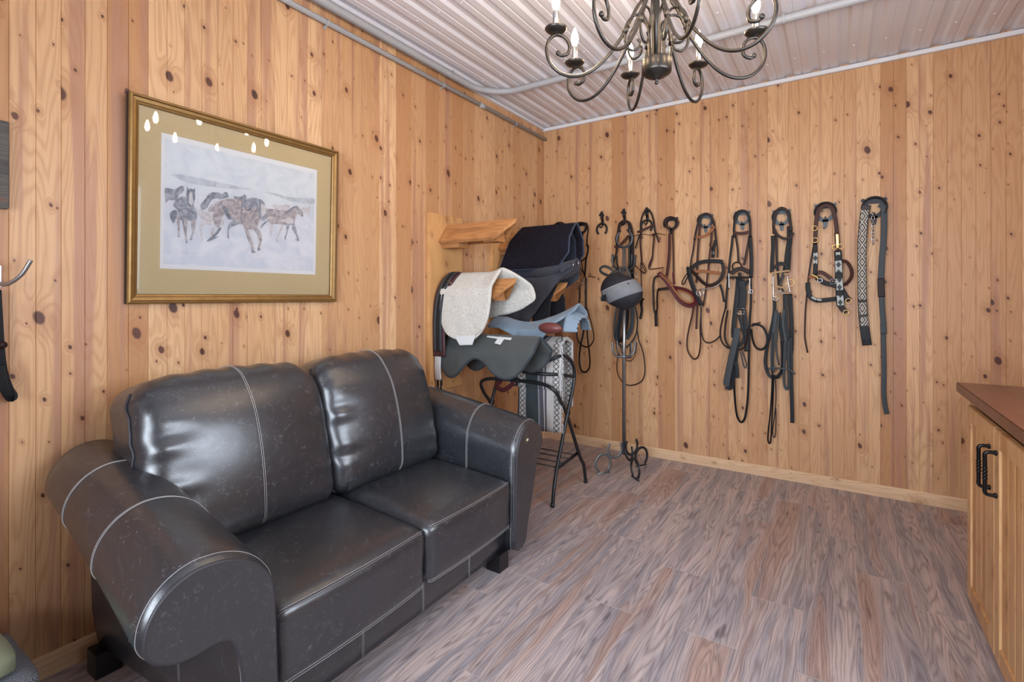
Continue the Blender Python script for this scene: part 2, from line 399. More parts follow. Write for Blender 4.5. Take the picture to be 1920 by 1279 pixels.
mb.add([(0,FY,-.0008),(RX,FY,-.0008),(RX,0,-.0008),(0,0,-.0008)], [(0,1,2,3)], 1, .5)
struct(mb.build('floor', [M['floor'], M['seam']], smooth=False))
# ceiling: ribbed steel sheet, ribs every 152 mm running along the room, with screw heads
mb = MB(); xs = []; k = 0; rib = .1524; x = .09
prof = [(0.0, 0.0)]
while x < RX - .08:
    prof += [(x-.036, 0), (x-.020, .013), (x+.012, .013), (x+.028, 0), (x+.062, 0), (x+.066, .0035), (x+.074, .0035), (x+.078, 0)]; x += rib
prof += [(RX, 0)]
V = [(p, FY, CH+q) for p, q in prof] + [(p, 0, CH+q) for p, q in prof]; n = len(prof)
mb.add(V, [(i, i+1, n+i+1, n+i) for i in range(n-1)])
x = .09; i = 0
while x < RX - .1:
    for yy in (-.3, -1.1, -1.9, -2.7, -3.5, -4.3):
        mb.lathe([(0, -.0045), (.0045, -.0035), (.0055, 0)], (x+.045, yy, CH), 8)
    x += rib * 1; i += 1
flipfix(struct(mb.build('ceiling', M['white_metal'], smooth=False)), (0,0,-1))
struct(MB().box((0, -.024, CH-.030), (RX, 0, CH-.004), bev=.002).build('trim_1', M['white_trim'], smooth=False))
struct(MB().box((0, FY, CH-.022), (.022, -.024, CH-.004), bev=.002).build('trim_2', M['white_trim'], smooth=False))
def baseboard(name, mat, fn, a0, a1):
    pr = [(0,0),(.014,0),(.014,.046),(.012,.050),(.012,.053),(.0095,.056),(.0095,.061),(.006,.067),(.0,.071)]
    mb = MB(); A = [fn(a0, d, z) for d, z in pr]; B = [fn(a1, d, z) for d, z in pr]; n = len(pr)
    mb.add(A+B, [(i,(i+1) % n,(i+1) % n+n,i+n) for i in range(n)] + [tuple(range(n)), tuple(range(n,2*n))], 0, .37)
    struct(mb.build(name, mat, smooth=False))
baseboard('baseboard_left', M['pine_base_y'], lambda a, d, z: (d, a, z), FY, -.014)
baseboard('baseboard_back', M['pine_base_x'], lambda a, d, z: (a, -d, z), 0, RX)

# ------------------------------------------------------------------ conduits
def clip(parent, c, axis, r, wall):
    "thin saddle strap round a pipe: c centre, wall = direction to the surface"
    c = Vector(c); wall = Vector(wall); ax = Vector(axis); side = ax.cross(wall); mb = MB(); P = []
    for k in range(13):
        a = math.pi * k / 12; P.append(c + side*math.cos(a)*(r+.002) - wall*math.sin(a)*(r+.002))
    P = [c + side*(r+.002) + wall*r] + P + [c - side*(r+.002) + wall*r, c - side*(r+.016) + wall*r]
    mb.strap(P, .014, .002, N=ax, tw=90); mb.build('clip', M['pvc'], parent)
t1 = thing('wall_conduit', (.018, -1.2, 2.638), 'straight grey plastic conduit clipped high along the left pine wall', 'conduit')
MB().tube([(.018, FY+.02, 2.638), (.018, -.001, 2.638)], .0145, 12).build('pipe', M['pvc'], t1)
for y in (-2.27, -1.38, -.50): clip(t1, (.018, y, 2.638), (0,1,0), .0145, (-1,0,0))
MB().tube([(.018, -.98, 2.638), (.018, -.90, 2.638)], .0175, 12).build('coupling', M['pvc'], t1)
t2 = thing('ceiling_conduit', (.055, -1.2, 2.705), 'thicker grey conduit under the ceiling bending across behind the chandelier', 'conduit')
r0 = .26; P = [(.055, FY+.02, 2.708), (.055, -2.5, 2.708)] + [(.055 + r0 - r0*math.cos(R(a)), -.90 - r0 + r0*math.sin(R(a)), 2.708) for a in range(0, 91, 9)] + [(2.2, -.90, 2.708), (RX, -.90, 2.708)]
MB().tube(P, .021, 14).build('pipe', M['pvc'], t2)
for c, a, wl in (((.055, -1.35, 2.708), (0,1,0), (0,0,1)), ((.055, -2.62, 2.708), (0,1,0), (0,0,1)), ((1.95, -.90, 2.708), (1,0,0), (0,0,1))): clip(t2, c, a, .021, wl)

# ------------------------------------------------------------------ sofa
sofa = thing('loveseat', (.5, -2.54, 0), 'charcoal leather two-seat sofa with rolled arms and white contrast stitching', 'sofa')
def rcube(hx, hy, hz, r, n=(10, 14, 8)):
    "points of a rounded box as functions on the cube surface"
    def f(p):
        h = (hx, hy, hz); q = [p[i]*h[i] for i in range(3)]; inn = [max(-(h[i]-r), min(h[i]-r, q[i])) for i in range(3)]
        d = Vector([q[i]-inn[i] for i in range(3)]); v = Vector(inn)
        return v + (d.normalized()*r if d.length > 1e-9 else Vector((0,0,0)))
    return f
def cube_faces(nx, ny, nz):
    "unit cube surface as (points, faces), welded"
    bm = bmesh.new(); idx = {}
    def V(p):
        k = tuple(round(x, 5) for x in p)
        if k not in idx: idx[k] = bm.verts.new(p)
        return idx[k]
    N = (nx, ny, nz)
    for ax in range(3):
        u, v = [a for a in range(3) if a != ax]
        for sg in (-1, 1):
            for i in range(N[u]):
                for j in range(N[v]):
                    qs = []
                    for (di, dj) in ((0,0),(1,0),(1,1),(0,1)):
                        p = [0,0,0]; p[ax] = sg; p[u] = -1+2*(i+di)/N[u]; p[v] = -1+2*(j+dj)/N[v]; qs.append(V(p))
                    bm.faces.new(qs)
    bm.verts.index_update(); vs = [v.co.copy() for v in bm.verts]; fs = [tuple(v.index for v in f.verts) for f in bm.faces]; bm.free()
    return vs, fs
def cush(fn, n): vs, fs = cube_faces(*n); return MB().add([fn(p) for p in vs], fs)
def stitch(fn, path, parent, off=.0012, pair=.006, name='stitching', r=.0008):
    "double row of stitching run over a surface: path = list of surface params; fn gives points"
    P = [fn(p) for p in path]; mb = MB()
    cen = sum(P, Vector((0,0,0))) / len(P)
    for s_ in ((-1, 1) if pair else (0,)):
        Q = []
        for i in range(len(P)):
            Q.append(fn(path[i], s_*pair/2, off) if pair else fn(path[i], 0, off))
        mb.tube(Q, r, 5)
    return mb.build(name, M['stitch'], parent)
SY0, SYM, SY1 = -3.115, -2.524, -1.955
# base
b = cush(lambda p: Vector((.47, -2.535, .155)) + rcube(.425, .60, .085, .012)(p), (8, 12, 4)).build('base', M['leather'], sofa)
for y in (-2.229, -2.506, -2.788):
    mb = MB()
    for d in (-.003, .003): mb.tube([(.8962, y+d, .08), (.8962, y+d, .235)], .0008, 5)
    mb.build('stitching', M['stitch'], b)
for (x, y) in ((.875, -1.99), (.875, -3.14), (.13, -1.99), (.13, -3.225)):
    MB().prism([(-.036,-.036),(.036,-.036),(.036,.036),(-.036,.036)], (x, y, 0), (1,0,0), (0,1,0), (0,0,.08)).build('leg', M['black_wood'], sofa, smooth=False)
# seat cushions
def seat(yc, hy):
    f0 = rcube(.335, hy, .118, .035)
    def f(p, du=0, off=0):
        q = f0(p); x, y, z = q
        u, v = x/.335, y/hy
        if z > 0: z += .024*(1-u*u)*(1-v**4)*min(1, z/.1) + .03*(-u)*.5*(z/.118) 
        x += .012*(1-v*v)*(max(u,0))
        y += .004*math.sin(z*40)*(1 if v > 0 else -1)*abs(v)**3
        return Vector((.60+x, yc+y, .305+z))
    o = cush(f, (16, 18, 8)).build('seat_cushion', M['leather'], sofa)
    for zz in (.97, -.97):   # seams along the front edges and round the corner
        for s_ in (-.0035, .0035):
            Q = []
            for k in range(41):
                vv = -1+2*k/40; p = f((1, vv, zz*(1-.0)))
                e = .0012
                Q.append(p + Vector((e+(.0 if zz > 0 else 0), 0, s_ + (.001 if zz > 0 else -.001))))
            MB().tube(Q, .0008, 5).build('stitching', M['stitch'], o)
    pts = [f((1, -1+2*k/30, .97)) + Vector((.0005, 0, 0)) for k in range(31)]
    MB().tube(pts, .0022, 6).build('piping', M['piping'], o)
seat((SY0+SYM)/2, (SYM-SY0)/2-.002); seat((SYM+SY1)/2, (SY1-SYM)/2-.002)
# back cushions
def backc(yc, hy, ys, kind):
    f0 = rcube(.125, hy, .285, .062)
    ca, sa = math.cos(R(-14)), math.sin(R(-14))
    def f(p, du=0, off=0):
        x, y, z = f0(p); v, w_ = y/hy, z/.285; u = x/.125
        edge = max(0, abs(v)-.45)/.55
        puff = (1-v*v)*(1-w_*w_)
        x += .045*puff*(u if u > 0 else u*.3)
        y += hy*.03*(1-w_*w_)*v
        wr = 0
        if u > -.3:      # gathers at the side seams
            A = edge**1.5*(1-abs(w_)**3)
            ph = 1.0 if kind == 0 else 2.2
            wr = .010*A*(1-.7*max(0, edge-.8)/.2)*(math.sin(z*58+ph+3*v) + .6*math.sin(z*97+2*ph))
            if (kind == 0 and v > 0): wr *= .6
            x += wr; y += -.5*wr*(1 if v > 0 else -1)
        z += .018*(1-v*v)*(w_ if w_ > 0 else 0) - .03*max(0, abs(v)-.75)/.25*max(0, w_)**2
        z += .004*math.sin(y*60)*max(0, w_)**6
        if w_ > .3: x -= .05*((w_-.3)/.7)**2
        x += off*(1 if u > 0 else 0)
        X = ca*x + sa*z; Z = -sa*x + ca*z
        return Vector((.335+X, yc+y+du, .690+Z+(off if w_ > .8 else 0)))
    o = cush(f, (10, 30, 30)).build('back_cushion', M['leather'], sofa, sub=1)
    # vertical double seam over the front, side seam pipings
    path = [(1, ys, -1+2*k/40) for k in range(41)] + [(1-2*k/12, ys, 1) for k in range(1, 13)]
    mb = MB()
    for s_ in (-.0032, .0032): mb.tube([f(p, s_, .0022) for p in path], .0008, 5)
    mb.build('stitching', M['stitch'], o)
    for sg in (-1, 1):
        path = [(.55, sg, -1+2*k/40) for k in range(41)]
        MB().tube([f(p, sg*.0015, 0) for p in path], .0035, 6).build('piping', M['piping'], o)
backc(-2.905, .325, .02, 0); backc(-2.268, .312, .06, 1)
# frame behind the cushions
cush(lambda p: Vector((.15, -2.54, .48)) + rcube(.055, .62, .36, .04)(p), (4, 10, 10)).build('back_frame', M['leather'], sofa)
# rolled arms
def arm_prof(x, m):
    "closed outline (o = distance out from the inner face, z) at depth x; m=+1 right arm, -1 left arm"
    tt = (x - .10) / .85
    top = .775 - .125*max(0, tt)**1.15
    top -= .022*max(0, tt)**2 if m < 0 else 0
    r = .122 + (.008 if m < 0 else -.012)*tt; oc = .138 + .052*max(0, tt) if m < 0 else .128 + .02*tt; zc = top - r
    low = .13 - .055*tt
    P = [(0.0, .078), (0.0, .25), (.0, top-.21)]
    for a in range(75, 0, -15): P.append((oc - oc*math.sin(R(a)), top - .17 + .17*math.cos(R(a))))
    for a in range(90, -96, -15): P.append((oc + math.cos(R(a))*r, zc + math.sin(R(a))*r*(1.0 if a > 0 else .66)))
    if m > 0:
        P = P[:-4] + [(.205 - .01*(1-tt), zc-.105), (.178, zc-.17), (.145, zc-.27), (.105, .16), (.078, .078)]
        return P
    zb = zc - r*.66
    P += [(low+.055, zb-.004), (low+.030, zb-.03), (low+.012, zb-.12), (low-.01, .078)]
    return P
def smooth_closed(P, n=3):
    return spline([(a, b, 0) for a, b in P], n, closed=True)
def arm(m, ybase):
    def pt(x, q, sh=0.0):
        P = arm_prof(x, m); o_ = Vector((sum(a for a, b in P)/len(P), sum(b for a, b in P)/len(P)))
        S = smooth_closed(P)
        out = []
        for s_ in S:
            out.append(s_)
        return out
    xs = [.095, .10, .12] + [.12 + .79*k/16 for k in range(1, 17)] + [.925, .936, .944]
    rows = []
    for x in xs:
        S = pt(x, 0)
        sh = 0
        if x < .12: sh = (.12-x)*.5
        if x > .91: sh = .034*(1-math.sqrt(max(0, 1-((x-.91)/.036)**2)))*.6
        cen = Vector((sum(p.x for p in S)/len(S), sum(p.y for p in S)/len(S), 0))
        R_ = []
        for p in S:
            d = (cen - p); L = d.length
            p2 = p + d.normalized()*min(sh, L*.6)
            R_.append(Vector((x, ybase + m*p2.x, max(.076, p2.y))))
        rows.append(R_)
    n = len(rows[0]); mb = MB()
    V = [p for r_ in rows for p in r_]
    Fc = [(i*n+k, i*n+(k+1) % n, (i+1)*n+(k+1) % n, (i+1)*n+k) for i in range(len(rows)-1) for k in range(n)]
    Fc += [tuple(range(n))[::-1]]
    mb.add(V, Fc)
    o = mb.build('armrest', M['leather'], sofa)
    # front panel, slightly crowned
    S = rows[-1]; cen = Vector((.95, sum(p.y for p in S)/n, sum(p.z for p in S)/n))
    mb = MB(); bm = bmesh.new()
    vs = [bm.verts.new(p + Vector((.001, 0, 0))) for p in S]; bm.faces.new(vs)
    r = bmesh.ops.inset_region(bm, faces=bm.faces[:], thickness=.012, depth=0)
    for f in bm.faces:
        if len(f.verts) > 8:
            for v in f.verts: v.co.x += .006
    mb.bm(bm); pn = mb.build('front_panel', M['leather'], sofa, smooth=True)
    MB().tube([p + Vector((.002, 0, 0)) for p in S], .0055, 8, closed=True).build('piping', M['piping'], o)
    # stitching rings over the roll
    for xr in ((.34, .62) if m < 0 else (.285, .665)):
        S2 = pt(xr, 0); mb = MB()
        cen = Vector((sum(p.x for p in S2)/n, sum(p.y for p in S2)/n, 0))
        for s_ in (-.0035, .0035):
            Q = []
            for p in S2:
                q = p + (p-cen).normalized()*.0016; Q.append(Vector((xr+s_, ybase+m*q.x, q.y)))
            mb.tube(Q[4:-3], .0008, 5)
        mb.build('stitching', M['stitch'], o)
    # stitching just behind the front piping
    S2 = rows[-3]; MB().tube([Vector((p.x, p.y, p.z)) + (Vector((0, p.y-cen.y if False else 0, 0))) for p in S2], .0008, 5, closed=True).build('stitching', M['stitch'], o)
    return rows
arm(-1, -3.113); rows = arm(1, -1.953)
# little worn-through spot on the right front panel
p = at(989, 825, x=.9525)
MB().prism([(-.010,-.004),(.0,-.007),(.011,-.003),(.009,.005),(-.002,.007),(-.009,.004)], p, (0,1,0), (0,0,1), (.0012,0,0)).build('worn_patch', plain('worn_leather', 'C9B791', .8), sofa)

# ------------------------------------------------------------------ framed print
pic = thing('framed_print', (0, -2.672, 1.61), 'large gold-framed print of running horses in a tan mat above the sofa', 'picture')
PY0, PY1, PZ0, PZ1 = -3.126, -2.218, 1.223, 1.993
def lean(z): return .014 + (z - PZ0) * .026        # the picture leans a little off the wall at the top
def ring(mb, o0, o1, d0, d1, m=0):
    "frame moulding step between offsets o0 and o1 from the outer edge at heights d0,d1"
    def loop(o, d): return [Vector((lean(z)+d, y, z)) for (y, z) in ((PY0+o,PZ0+o),(PY1-o,PZ0+o),(PY1-o,PZ1-o),(PY0+o,PZ1-o))]
    mb.add(loop(o0, d0) + loop(o1, d1), [(i, (i+1) % 4, (i+1) % 4+4, i+4) for i in range(4)], m)
fr = MB(); ring(fr, 0, 0, -.012, .010, 2); ring(fr, 0, .004, .010, .016); ring(fr, .004, .010, .016, .017); ring(fr, .010, .013, .017, .011, 1); ring(fr, .013, .024, .011, .008); ring(fr, .024, .027, .008, .006, 1); ring(fr, .027, .034, .006, .003); ring(fr, .034, .036, .003, -.001, 1)
fr.build('frame', [M['gold'], M['gold_dark'], M['frame_side']], pic, smooth=False)
def quad(y0, y1, z0, z1, d): return [(lean(z)+d, y, z) for y, z in ((y0,z0),(y1,z0),(y1,z1),(y0,z1))]
MB().add(quad(PY0+.002, PY1-.002, PZ0+.002, PZ1-.002, -.011), [(0,1,2,3)]).build('backing', M['frame_side'], pic, smooth=False)
# mat with window
AY0, AY1, AZ0, AZ1 = -3.017, -2.331, 1.356, 1.878
mt = MB(); A = quad(PY0+.03, PY1-.03, PZ0+.03, PZ1-.03, -.003); B = quad(AY0, AY1, AZ0, AZ1, -.003); B2 = quad(AY0+.002, AY1-.002, AZ0+.002, AZ1-.002, -.0045)
mt.add(A+B+B2, [(i,(i+1) % 4,(i+1) % 4+4,i+4) for i in range(4)] + [(i+4,(i+1) % 4+4,(i+1) % 4+8,i+8) for i in range(4)])
mt.build('mat_board', M['mat'], pic, smooth=False)
pr = MB(); pr.add(quad(AY0, AY1, AZ0, AZ1, -.0048), [(0,1,2,3)], 0)
lay = [0]
def pp(x, y):     # print detail coordinates -> point on the print
    q = at(290 + x/6.0, 320 + y/6.0, x=.030); return q.y, q.z
def blob(pts, m, smooth_=True):
    lay[0] += 1; d = -.0044 + lay[0]*.00003
    Q = [pp(*p) for p in pts]
    if smooth_: Q = [(q.x, q.y) for q in spline([(a, b, 0) for a, b in Q], 4, closed=True)]
    pr.add([(lean(z)+d, min(max(y, AY0+.012), AY1-.012), z) for y, z in Q], [tuple(range(len(Q)))], m)
lay[0] += 1
pr.add([(lean(z)-.0046, y, z) for y, z in ((AY0+.014, 1.66), (AY1-.016, 1.66), (AY1-.016, 1.855), (AY0+.014, 1.855))], [(0,1,2,3)], 5)
pr.add([(lean(z)-.0046, y, z) for y, z in ((AY0+.014, 1.375), (AY1-.016, 1.375), (AY1-.016, 1.66), (AY0+.014, 1.66))], [(0,1,2,3)], 7)
blob([(190,40),(330,45),(500,80),(700,120),(900,165),(1100,210),(900,205),(700,185),(480,155),(330,110)], 6)
blob([(1260,240),(1400,262),(1560,300),(1800,312),(1800,372),(1620,355),(1500,330),(1400,290)], 6)
H = [  # outlines of the herd on the print
 ([(130,195),(215,205),(250,200),(320,165),(345,210),(320,250),(290,270),(250,330),(170,330),(140,360),(130,290)], 1),
 ([(620,260),(680,240),(760,262),(815,235),(850,285),(830,300),(760,320),(700,310),(650,330),(630,370),(600,420),(540,440),(530,380),(580,320)], 1),
 ([(900,285),(980,290),(1020,262),(1045,300),(1000,360),(940,340)], 1),
 ([(1340,385),(1380,378),(1440,386),(1490,380),(1540,390),(1530,420),(1500,440),(1440,470),(1420,430),(1380,440)], 3),
 ([(1660,420),(1730,415),(1755,395),(1775,430),(1750,450),(1755,515),(1740,515),(1720,470),(1690,490),(1680,520)], 3),
 ([(1260,440),(1340,430),(1480,450),(1560,410),(1620,395),(1650,440),(1685,500),(1670,520),(1620,480),(1590,560),(1570,610),(1400,600),(1300,580)], 2),
 ([(1565,600),(1590,600),(1620,700),(1645,780),(1625,785),(1600,720),(1560,650)], 1),
 ([(1500,600),(1530,610),(1510,700),(1490,760),(1475,755),(1495,690)], 1),
 ([(1210,640),(1250,570),(1330,540),(1450,570),(1560,600),(1570,560),(1540,530),(1480,540),(1400,555),(1330,510),(1270,530),(1290,560),(1230,590)], 3),
 ([(1320,600),(1350,610),(1330,740),(1310,700)], 3), ([(1440,620),(1460,630),(1400,760),(1385,755)], 3),
 ([(200,460),(250,440),(270,470),(255,540),(230,590),(205,560),(185,500)], 4),
 ([(250,330),(310,290),(370,300),(450,390),(490,480),(480,560),(400,560),(330,560),(280,520),(270,440),(225,390)], 1),
 ([(260,500),(300,510),(298,620),(300,735),(280,735),(275,640)], 2),
 ([(330,540),(385,550),(380,640),(378,720),(385,805),(370,810),(355,700),(335,620)], 2),
 ([(430,555),(475,560),(470,650),(445,735),(440,775),(415,770),(440,690),(430,620)], 2),
 ([(375,220),(420,200),(455,220),(468,290),(455,370),(440,400),(410,400),(390,360),(370,290)], 4),
 ([(405,245),(435,240),(440,300),(455,350),(430,390),(400,360),(400,300)], 3),
 ([(375,175),(392,210),(378,230)], 4), ([(465,190),(462,235),(448,222)], 4),
 ([(500,430),(600,470),(680,480),(760,520),(800,580),(760,650),(700,600),(640,620),(590,600),(540,650),(520,640),(560,560),(530,520)], 3),
 ([(530,620),(560,600),(545,700),(570,780),(550,770),(520,680)], 3), ([(660,640),(690,650),(670,740),(650,735)], 3), ([(740,640),(765,650),(700,740),(640,780),(620,770),(700,700)], 4),
 ([(620,420),(700,360),(800,320),(900,310),(1010,330),(1080,360),(1020,470),(990,590),(900,570),(860,500),(800,460),(700,450),(630,465)], 2),
 ([(700,420),(770,400),(840,430),(870,520),(840,540),(800,490),(760,560),(740,640),(700,620),(670,520)], 2),
 ([(770,400),(820,410),(870,530),(850,545),(800,470)], 4),
 ([(880,570),(980,590),(870,640),(850,700),(855,755),(838,750),(840,640)], 1),
 ([(1000,340),(1080,310),(1180,320),(1200,400),(1210,500),(1180,600),(1160,650),(1090,660),(1020,620),(980,560),(990,440)], 2),
 ([(1000,340),(1100,305),(1170,310),(1190,380),(1080,430),(1050,400),(990,420)], 1),
 ([(1180,320),(1240,350),(1270,440),(1280,520),(1250,560),(1200,545),(1180,440)], 1),
 ([(1200,380),(1250,380),(1262,470),(1230,510),(1205,450)], 3),
 ([(1020,600),(1060,620),(1080,710),(1120,800),(1140,890),(1155,920),(1110,920),(1110,850),(1060,760)], 2),
 ([(1130,620),(1200,680),(1225,770),(1205,860),(1205,895),(1175,890),(1195,800),(1170,710),(1120,650)], 2),
 ([(600,790),(660,760),(740,735),(690,765),(640,790)], 4)]
for pts, m in H: blob(pts, m)
def line(pts, w_, m):
    Q = spline([(a, b, 0) for a, b in pts], 4); L_ = []; R_ = []
    for i, p in enumerate(Q):
        t_ = Q[min(i+1, len(Q)-1)] - Q[max(i-1, 0)]; n_ = Vector((-t_.y, t_.x, 0)).normalized()*w_*(.35+.65*math.sin(math.pi*(i+.5)/len(Q)))
        L_.append((p.x+n_.x, p.y+n_.y)); R_.append((p.x-n_.x, p.y-n_.y))
    blob(L_ + R_[::-1], m, False)
for pts, w_, m in (([(1000,345),(990,440),(985,520),(1000,600)],5,4), ([(1190,330),(1200,400),(1200,470)],7,4), ([(1480,490),(1560,420),(1610,400)],9,4), ([(1380,450),(1370,520),(1400,560)],4,1),
  ([(1080,360),(1150,330),(1170,400),(1120,520),(1100,600)],4,1), ([(1040,430),(1075,440),(1110,380)],9,4), ([(640,330),(700,250),(760,262)],4,4), ([(290,440),(380,430),(480,500)],5,4),
  ([(330,560),(350,640),(360,700)],4,4), ([(800,460),(850,500),(870,550)],5,4), ([(870,520),(900,560),(990,600)],5,1), ([(700,360),(660,400),(625,440)],7,3), ([(1640,430),(1670,470),(1680,515)],4,4),
  ([(1210,650),(1240,600),(1290,560)],6,4), ([(560,380),(600,300),(640,290)],8,4), ([(1600,770),(1640,790)],5,4), ([(1380,770),(1400,790),(1390,800)],4,1), ([(1480,770),(1500,780)],4,4),
  ([(860,820),(880,840)],6,3), ([(1110,900),(1150,920)],8,4), ([(1175,880),(1205,885)],8,4), ([(370,800),(385,810)],7,4), ([(415,775),(440,770)],7,4), ([(275,735),(298,738)],7,4), ([(300,900),(380,930),(460,925)],3,3), ([(1620,990),(1680,985)],3,3)):
    line(pts, w_, m)
pr.build('print', [M['paper'], M['hz_dark'], M['hz_brown'], M['hz_pale'], M['hz_mane'], M['sky_wash'], M['hill'], M['ground_wash']], pic, smooth=False)
MB().add(quad(PY0+.03, PY1-.03, PZ0+.03, PZ1-.03, .001), [(0,1,2,3)]).build('glass_pane', M['glass'], pic, smooth=False)

# ------------------------------------------------------------------ chandelier
CC = Vector((1.637, -2.077, 0)); ZB = 2.205       # centre, height of the drip pans
ch = thing('chandelier', (CC.x, CC.y, CH), 'dark scrolled iron chandelier with eight candle bulbs hanging from the ceiling', 'chandelier')
MB().lathe([(.0,.0),(.07,0),(.068,-.012),(.03,-.03),(.012,-.036),(.0,-.036)], (CC.x, CC.y, CH), 24).build('canopy', M['pewter'], ch)
mb = MB(); mb.lathe([(.006, 2.60), (.006, 2.71)], CC, 10); mb.build('stem', M['pewter'], ch)
MB().lathe([(0,2.485),(.018,2.49),(.040,2.505),(.044,2.53),(.034,2.56),(.016,2.585),(.010,2.60),(.010,2.615),(0,2.617)], CC, 24).build('top_hub', M['pewter'], ch)
cup = MB(); cup.lathe([(0,2.018),(.006,2.022),(.007,2.028),(.004,2.033),(.010,2.038),(.020,2.043),(.024,2.048),(.036,2.050),(.040,2.055),(.048,2.058),(.052,2.063),(.053,2.068),(.053,2.105),(.050,2.110),(0,2.110)], CC, 28)
cup.build('bottom_cup', M['pewter'], ch)
mb = MB(); mb.lathe([(.012, 2.108), (.012, 2.49)], CC, 10); mb.build('centre_column', M['pewter'], ch)
RB = .366
for k in range(8):
    az = R(YAW + 1.5 + 45*k); d = Vector((math.cos(az), math.sin(az), 0))
    def q(r, z): return CC + d*r + Vector((0,0,ZB+z))
    main = [(.030,.31),(.036,.24),(.044,.18),(.052,.125),(.075,.088),(.112,.012),(.145,-.040),(.185,-.092),(.235,-.137),(.290,-.158),(.345,-.150),(.385,-.115),(.400,-.070),(.392,-.030),(.366,-.010),(.335,-.018),(.318,-.045),(.322,-.075),(.345,-.085),(.358,-.076)]
    P = spline([q(*p) for p in main], 5); am = MB().tube(P, .0062, 8)
    am.ball(P[-1], .0095)
    a_ = am.build('arm', M['pewter'], ch)
    inner = [(.026,-.098),(.028,-.02),(.034,.035),(.055,.066),(.085,.062),(.108,.035),(.117,.0),(.112,-.04),(.092,-.062),(.068,-.055),(.060,-.034),(.070,-.020)]
    P = spline([q(*p) for p in inner], 5); MB().tube(P, .0048, 8).build('inner_scroll', M['pewter'], a_)
    c0 = q(.112, .012); MB().tube([c0 + Vector((0,0,.012)) - d*.006, c0 - Vector((0,0,.012)) + d*.006], .010, 10).build('collar', M['pewter'], a_)
    c1 = q(RB, 0)
    MB().lathe([(0,-.012),(.006,-.010),(.008,-.004),(.020,-.002),(.034,.004),(.041,.012),(.040,.0135),(.030,.008),(.016,.006),(.012,.010),(0,.010)], c1, 24).build('drip_pan', M['pewter'], a_)
    MB().lathe([(.0,.008),(.0115,.008),(.0115,.074),(.010,.078),(0,.078)], c1, 14).build('candle_sleeve', M['satin'], a_)
    bl = MB().lathe([(0,.076),(.006,.077),(.010,.086),(.0145,.100),(.0150,.110),(.0125,.126),(.0075,.142),(.003,.152),(0,.156)], c1, 14).build('bulb', M['bulb'], a_)

# ------------------------------------------------------------------ saddle racks on the left wall
def rack_board(yc, y0, y1, label, z0=.645):
    b = MB().box((.0, y0, z0), (.028, y1, 1.783), att=.3 + yc*-.1, bev=.003).build('rack_backboard', M['board_z'], smooth=False)
    tag(b, label, 'board', 'pine backboards of the saddle racks'); return b
rack_board(-1.352, -1.518, -1.186, 'upright pine board behind the empty saddle rack, nearer the picture')
rack_board(-.665, -.83, -.50, 'upright pine board behind the dark quilted pad, nearer the room corner')
def saddle_rack(yc, zn, label):
    t = thing('saddle_rack', (.028, yc, zn), label, 'saddle rack', 'wooden saddle racks on the left wall')
    W, Hh, th = .092, .115, .024
    for sg in (-1, 1):
        mb = MB(); nrm = Vector((0, sg*Hh, W)).normalized()*th
        A = [Vector((.028, yc+sg*W, zn)), Vector((.46, yc+sg*W, zn)), Vector((.575, yc, zn+Hh)), Vector((.028, yc, zn+Hh))]
        B = [p - nrm for p in A]; B[2].y = yc; B[3].y = yc; B[2].z = zn+Hh-th*1.2; B[3].z = zn+Hh-th*1.2
        B[2].x -= .012; B[1].x -= .004
        mb.add(A+B, [(0,1,2,3),(4,5,6,7),(0,1,5,4),(1,2,6,5),(2,3,7,6),(3,0,4,7)], 0, .21 + .3*(sg > 0)); mb.build('side_plank', M['plank_x'], t, smooth=False)
    MB().box((.028, yc-.055, zn-.042), (.17, yc+.055, zn+.045), att=.6, bev=.003).build('wall_block', M['plank_x'], t, smooth=False)
    MB().prism([(-.05, -.020), (.05, -.020), (.03, .05), (0, .085), (-.03, .05)], (.36, yc, zn), (0,1,0), (0,0,1), (.10,0,0)).build('end_block', M['plank_x'], t, smooth=False)
    return t
YA, YB = -1.352, -.675
saddle_rack(YA, 1.605, 'empty wooden saddle rack, topmost, nearest the framed print')
saddle_rack(YA, 1.245, 'wooden saddle rack poking out from under the white sheepskin pad')
saddle_rack(YA, .880, 'wooden saddle rack carrying the olive grey half pad, lowest')
saddle_rack(YB, 1.610, 'wooden saddle rack mostly hidden under the dark quilted pad')
saddle_rack(YB, 1.235, 'wooden saddle rack poking out below the charcoal saddle cover')

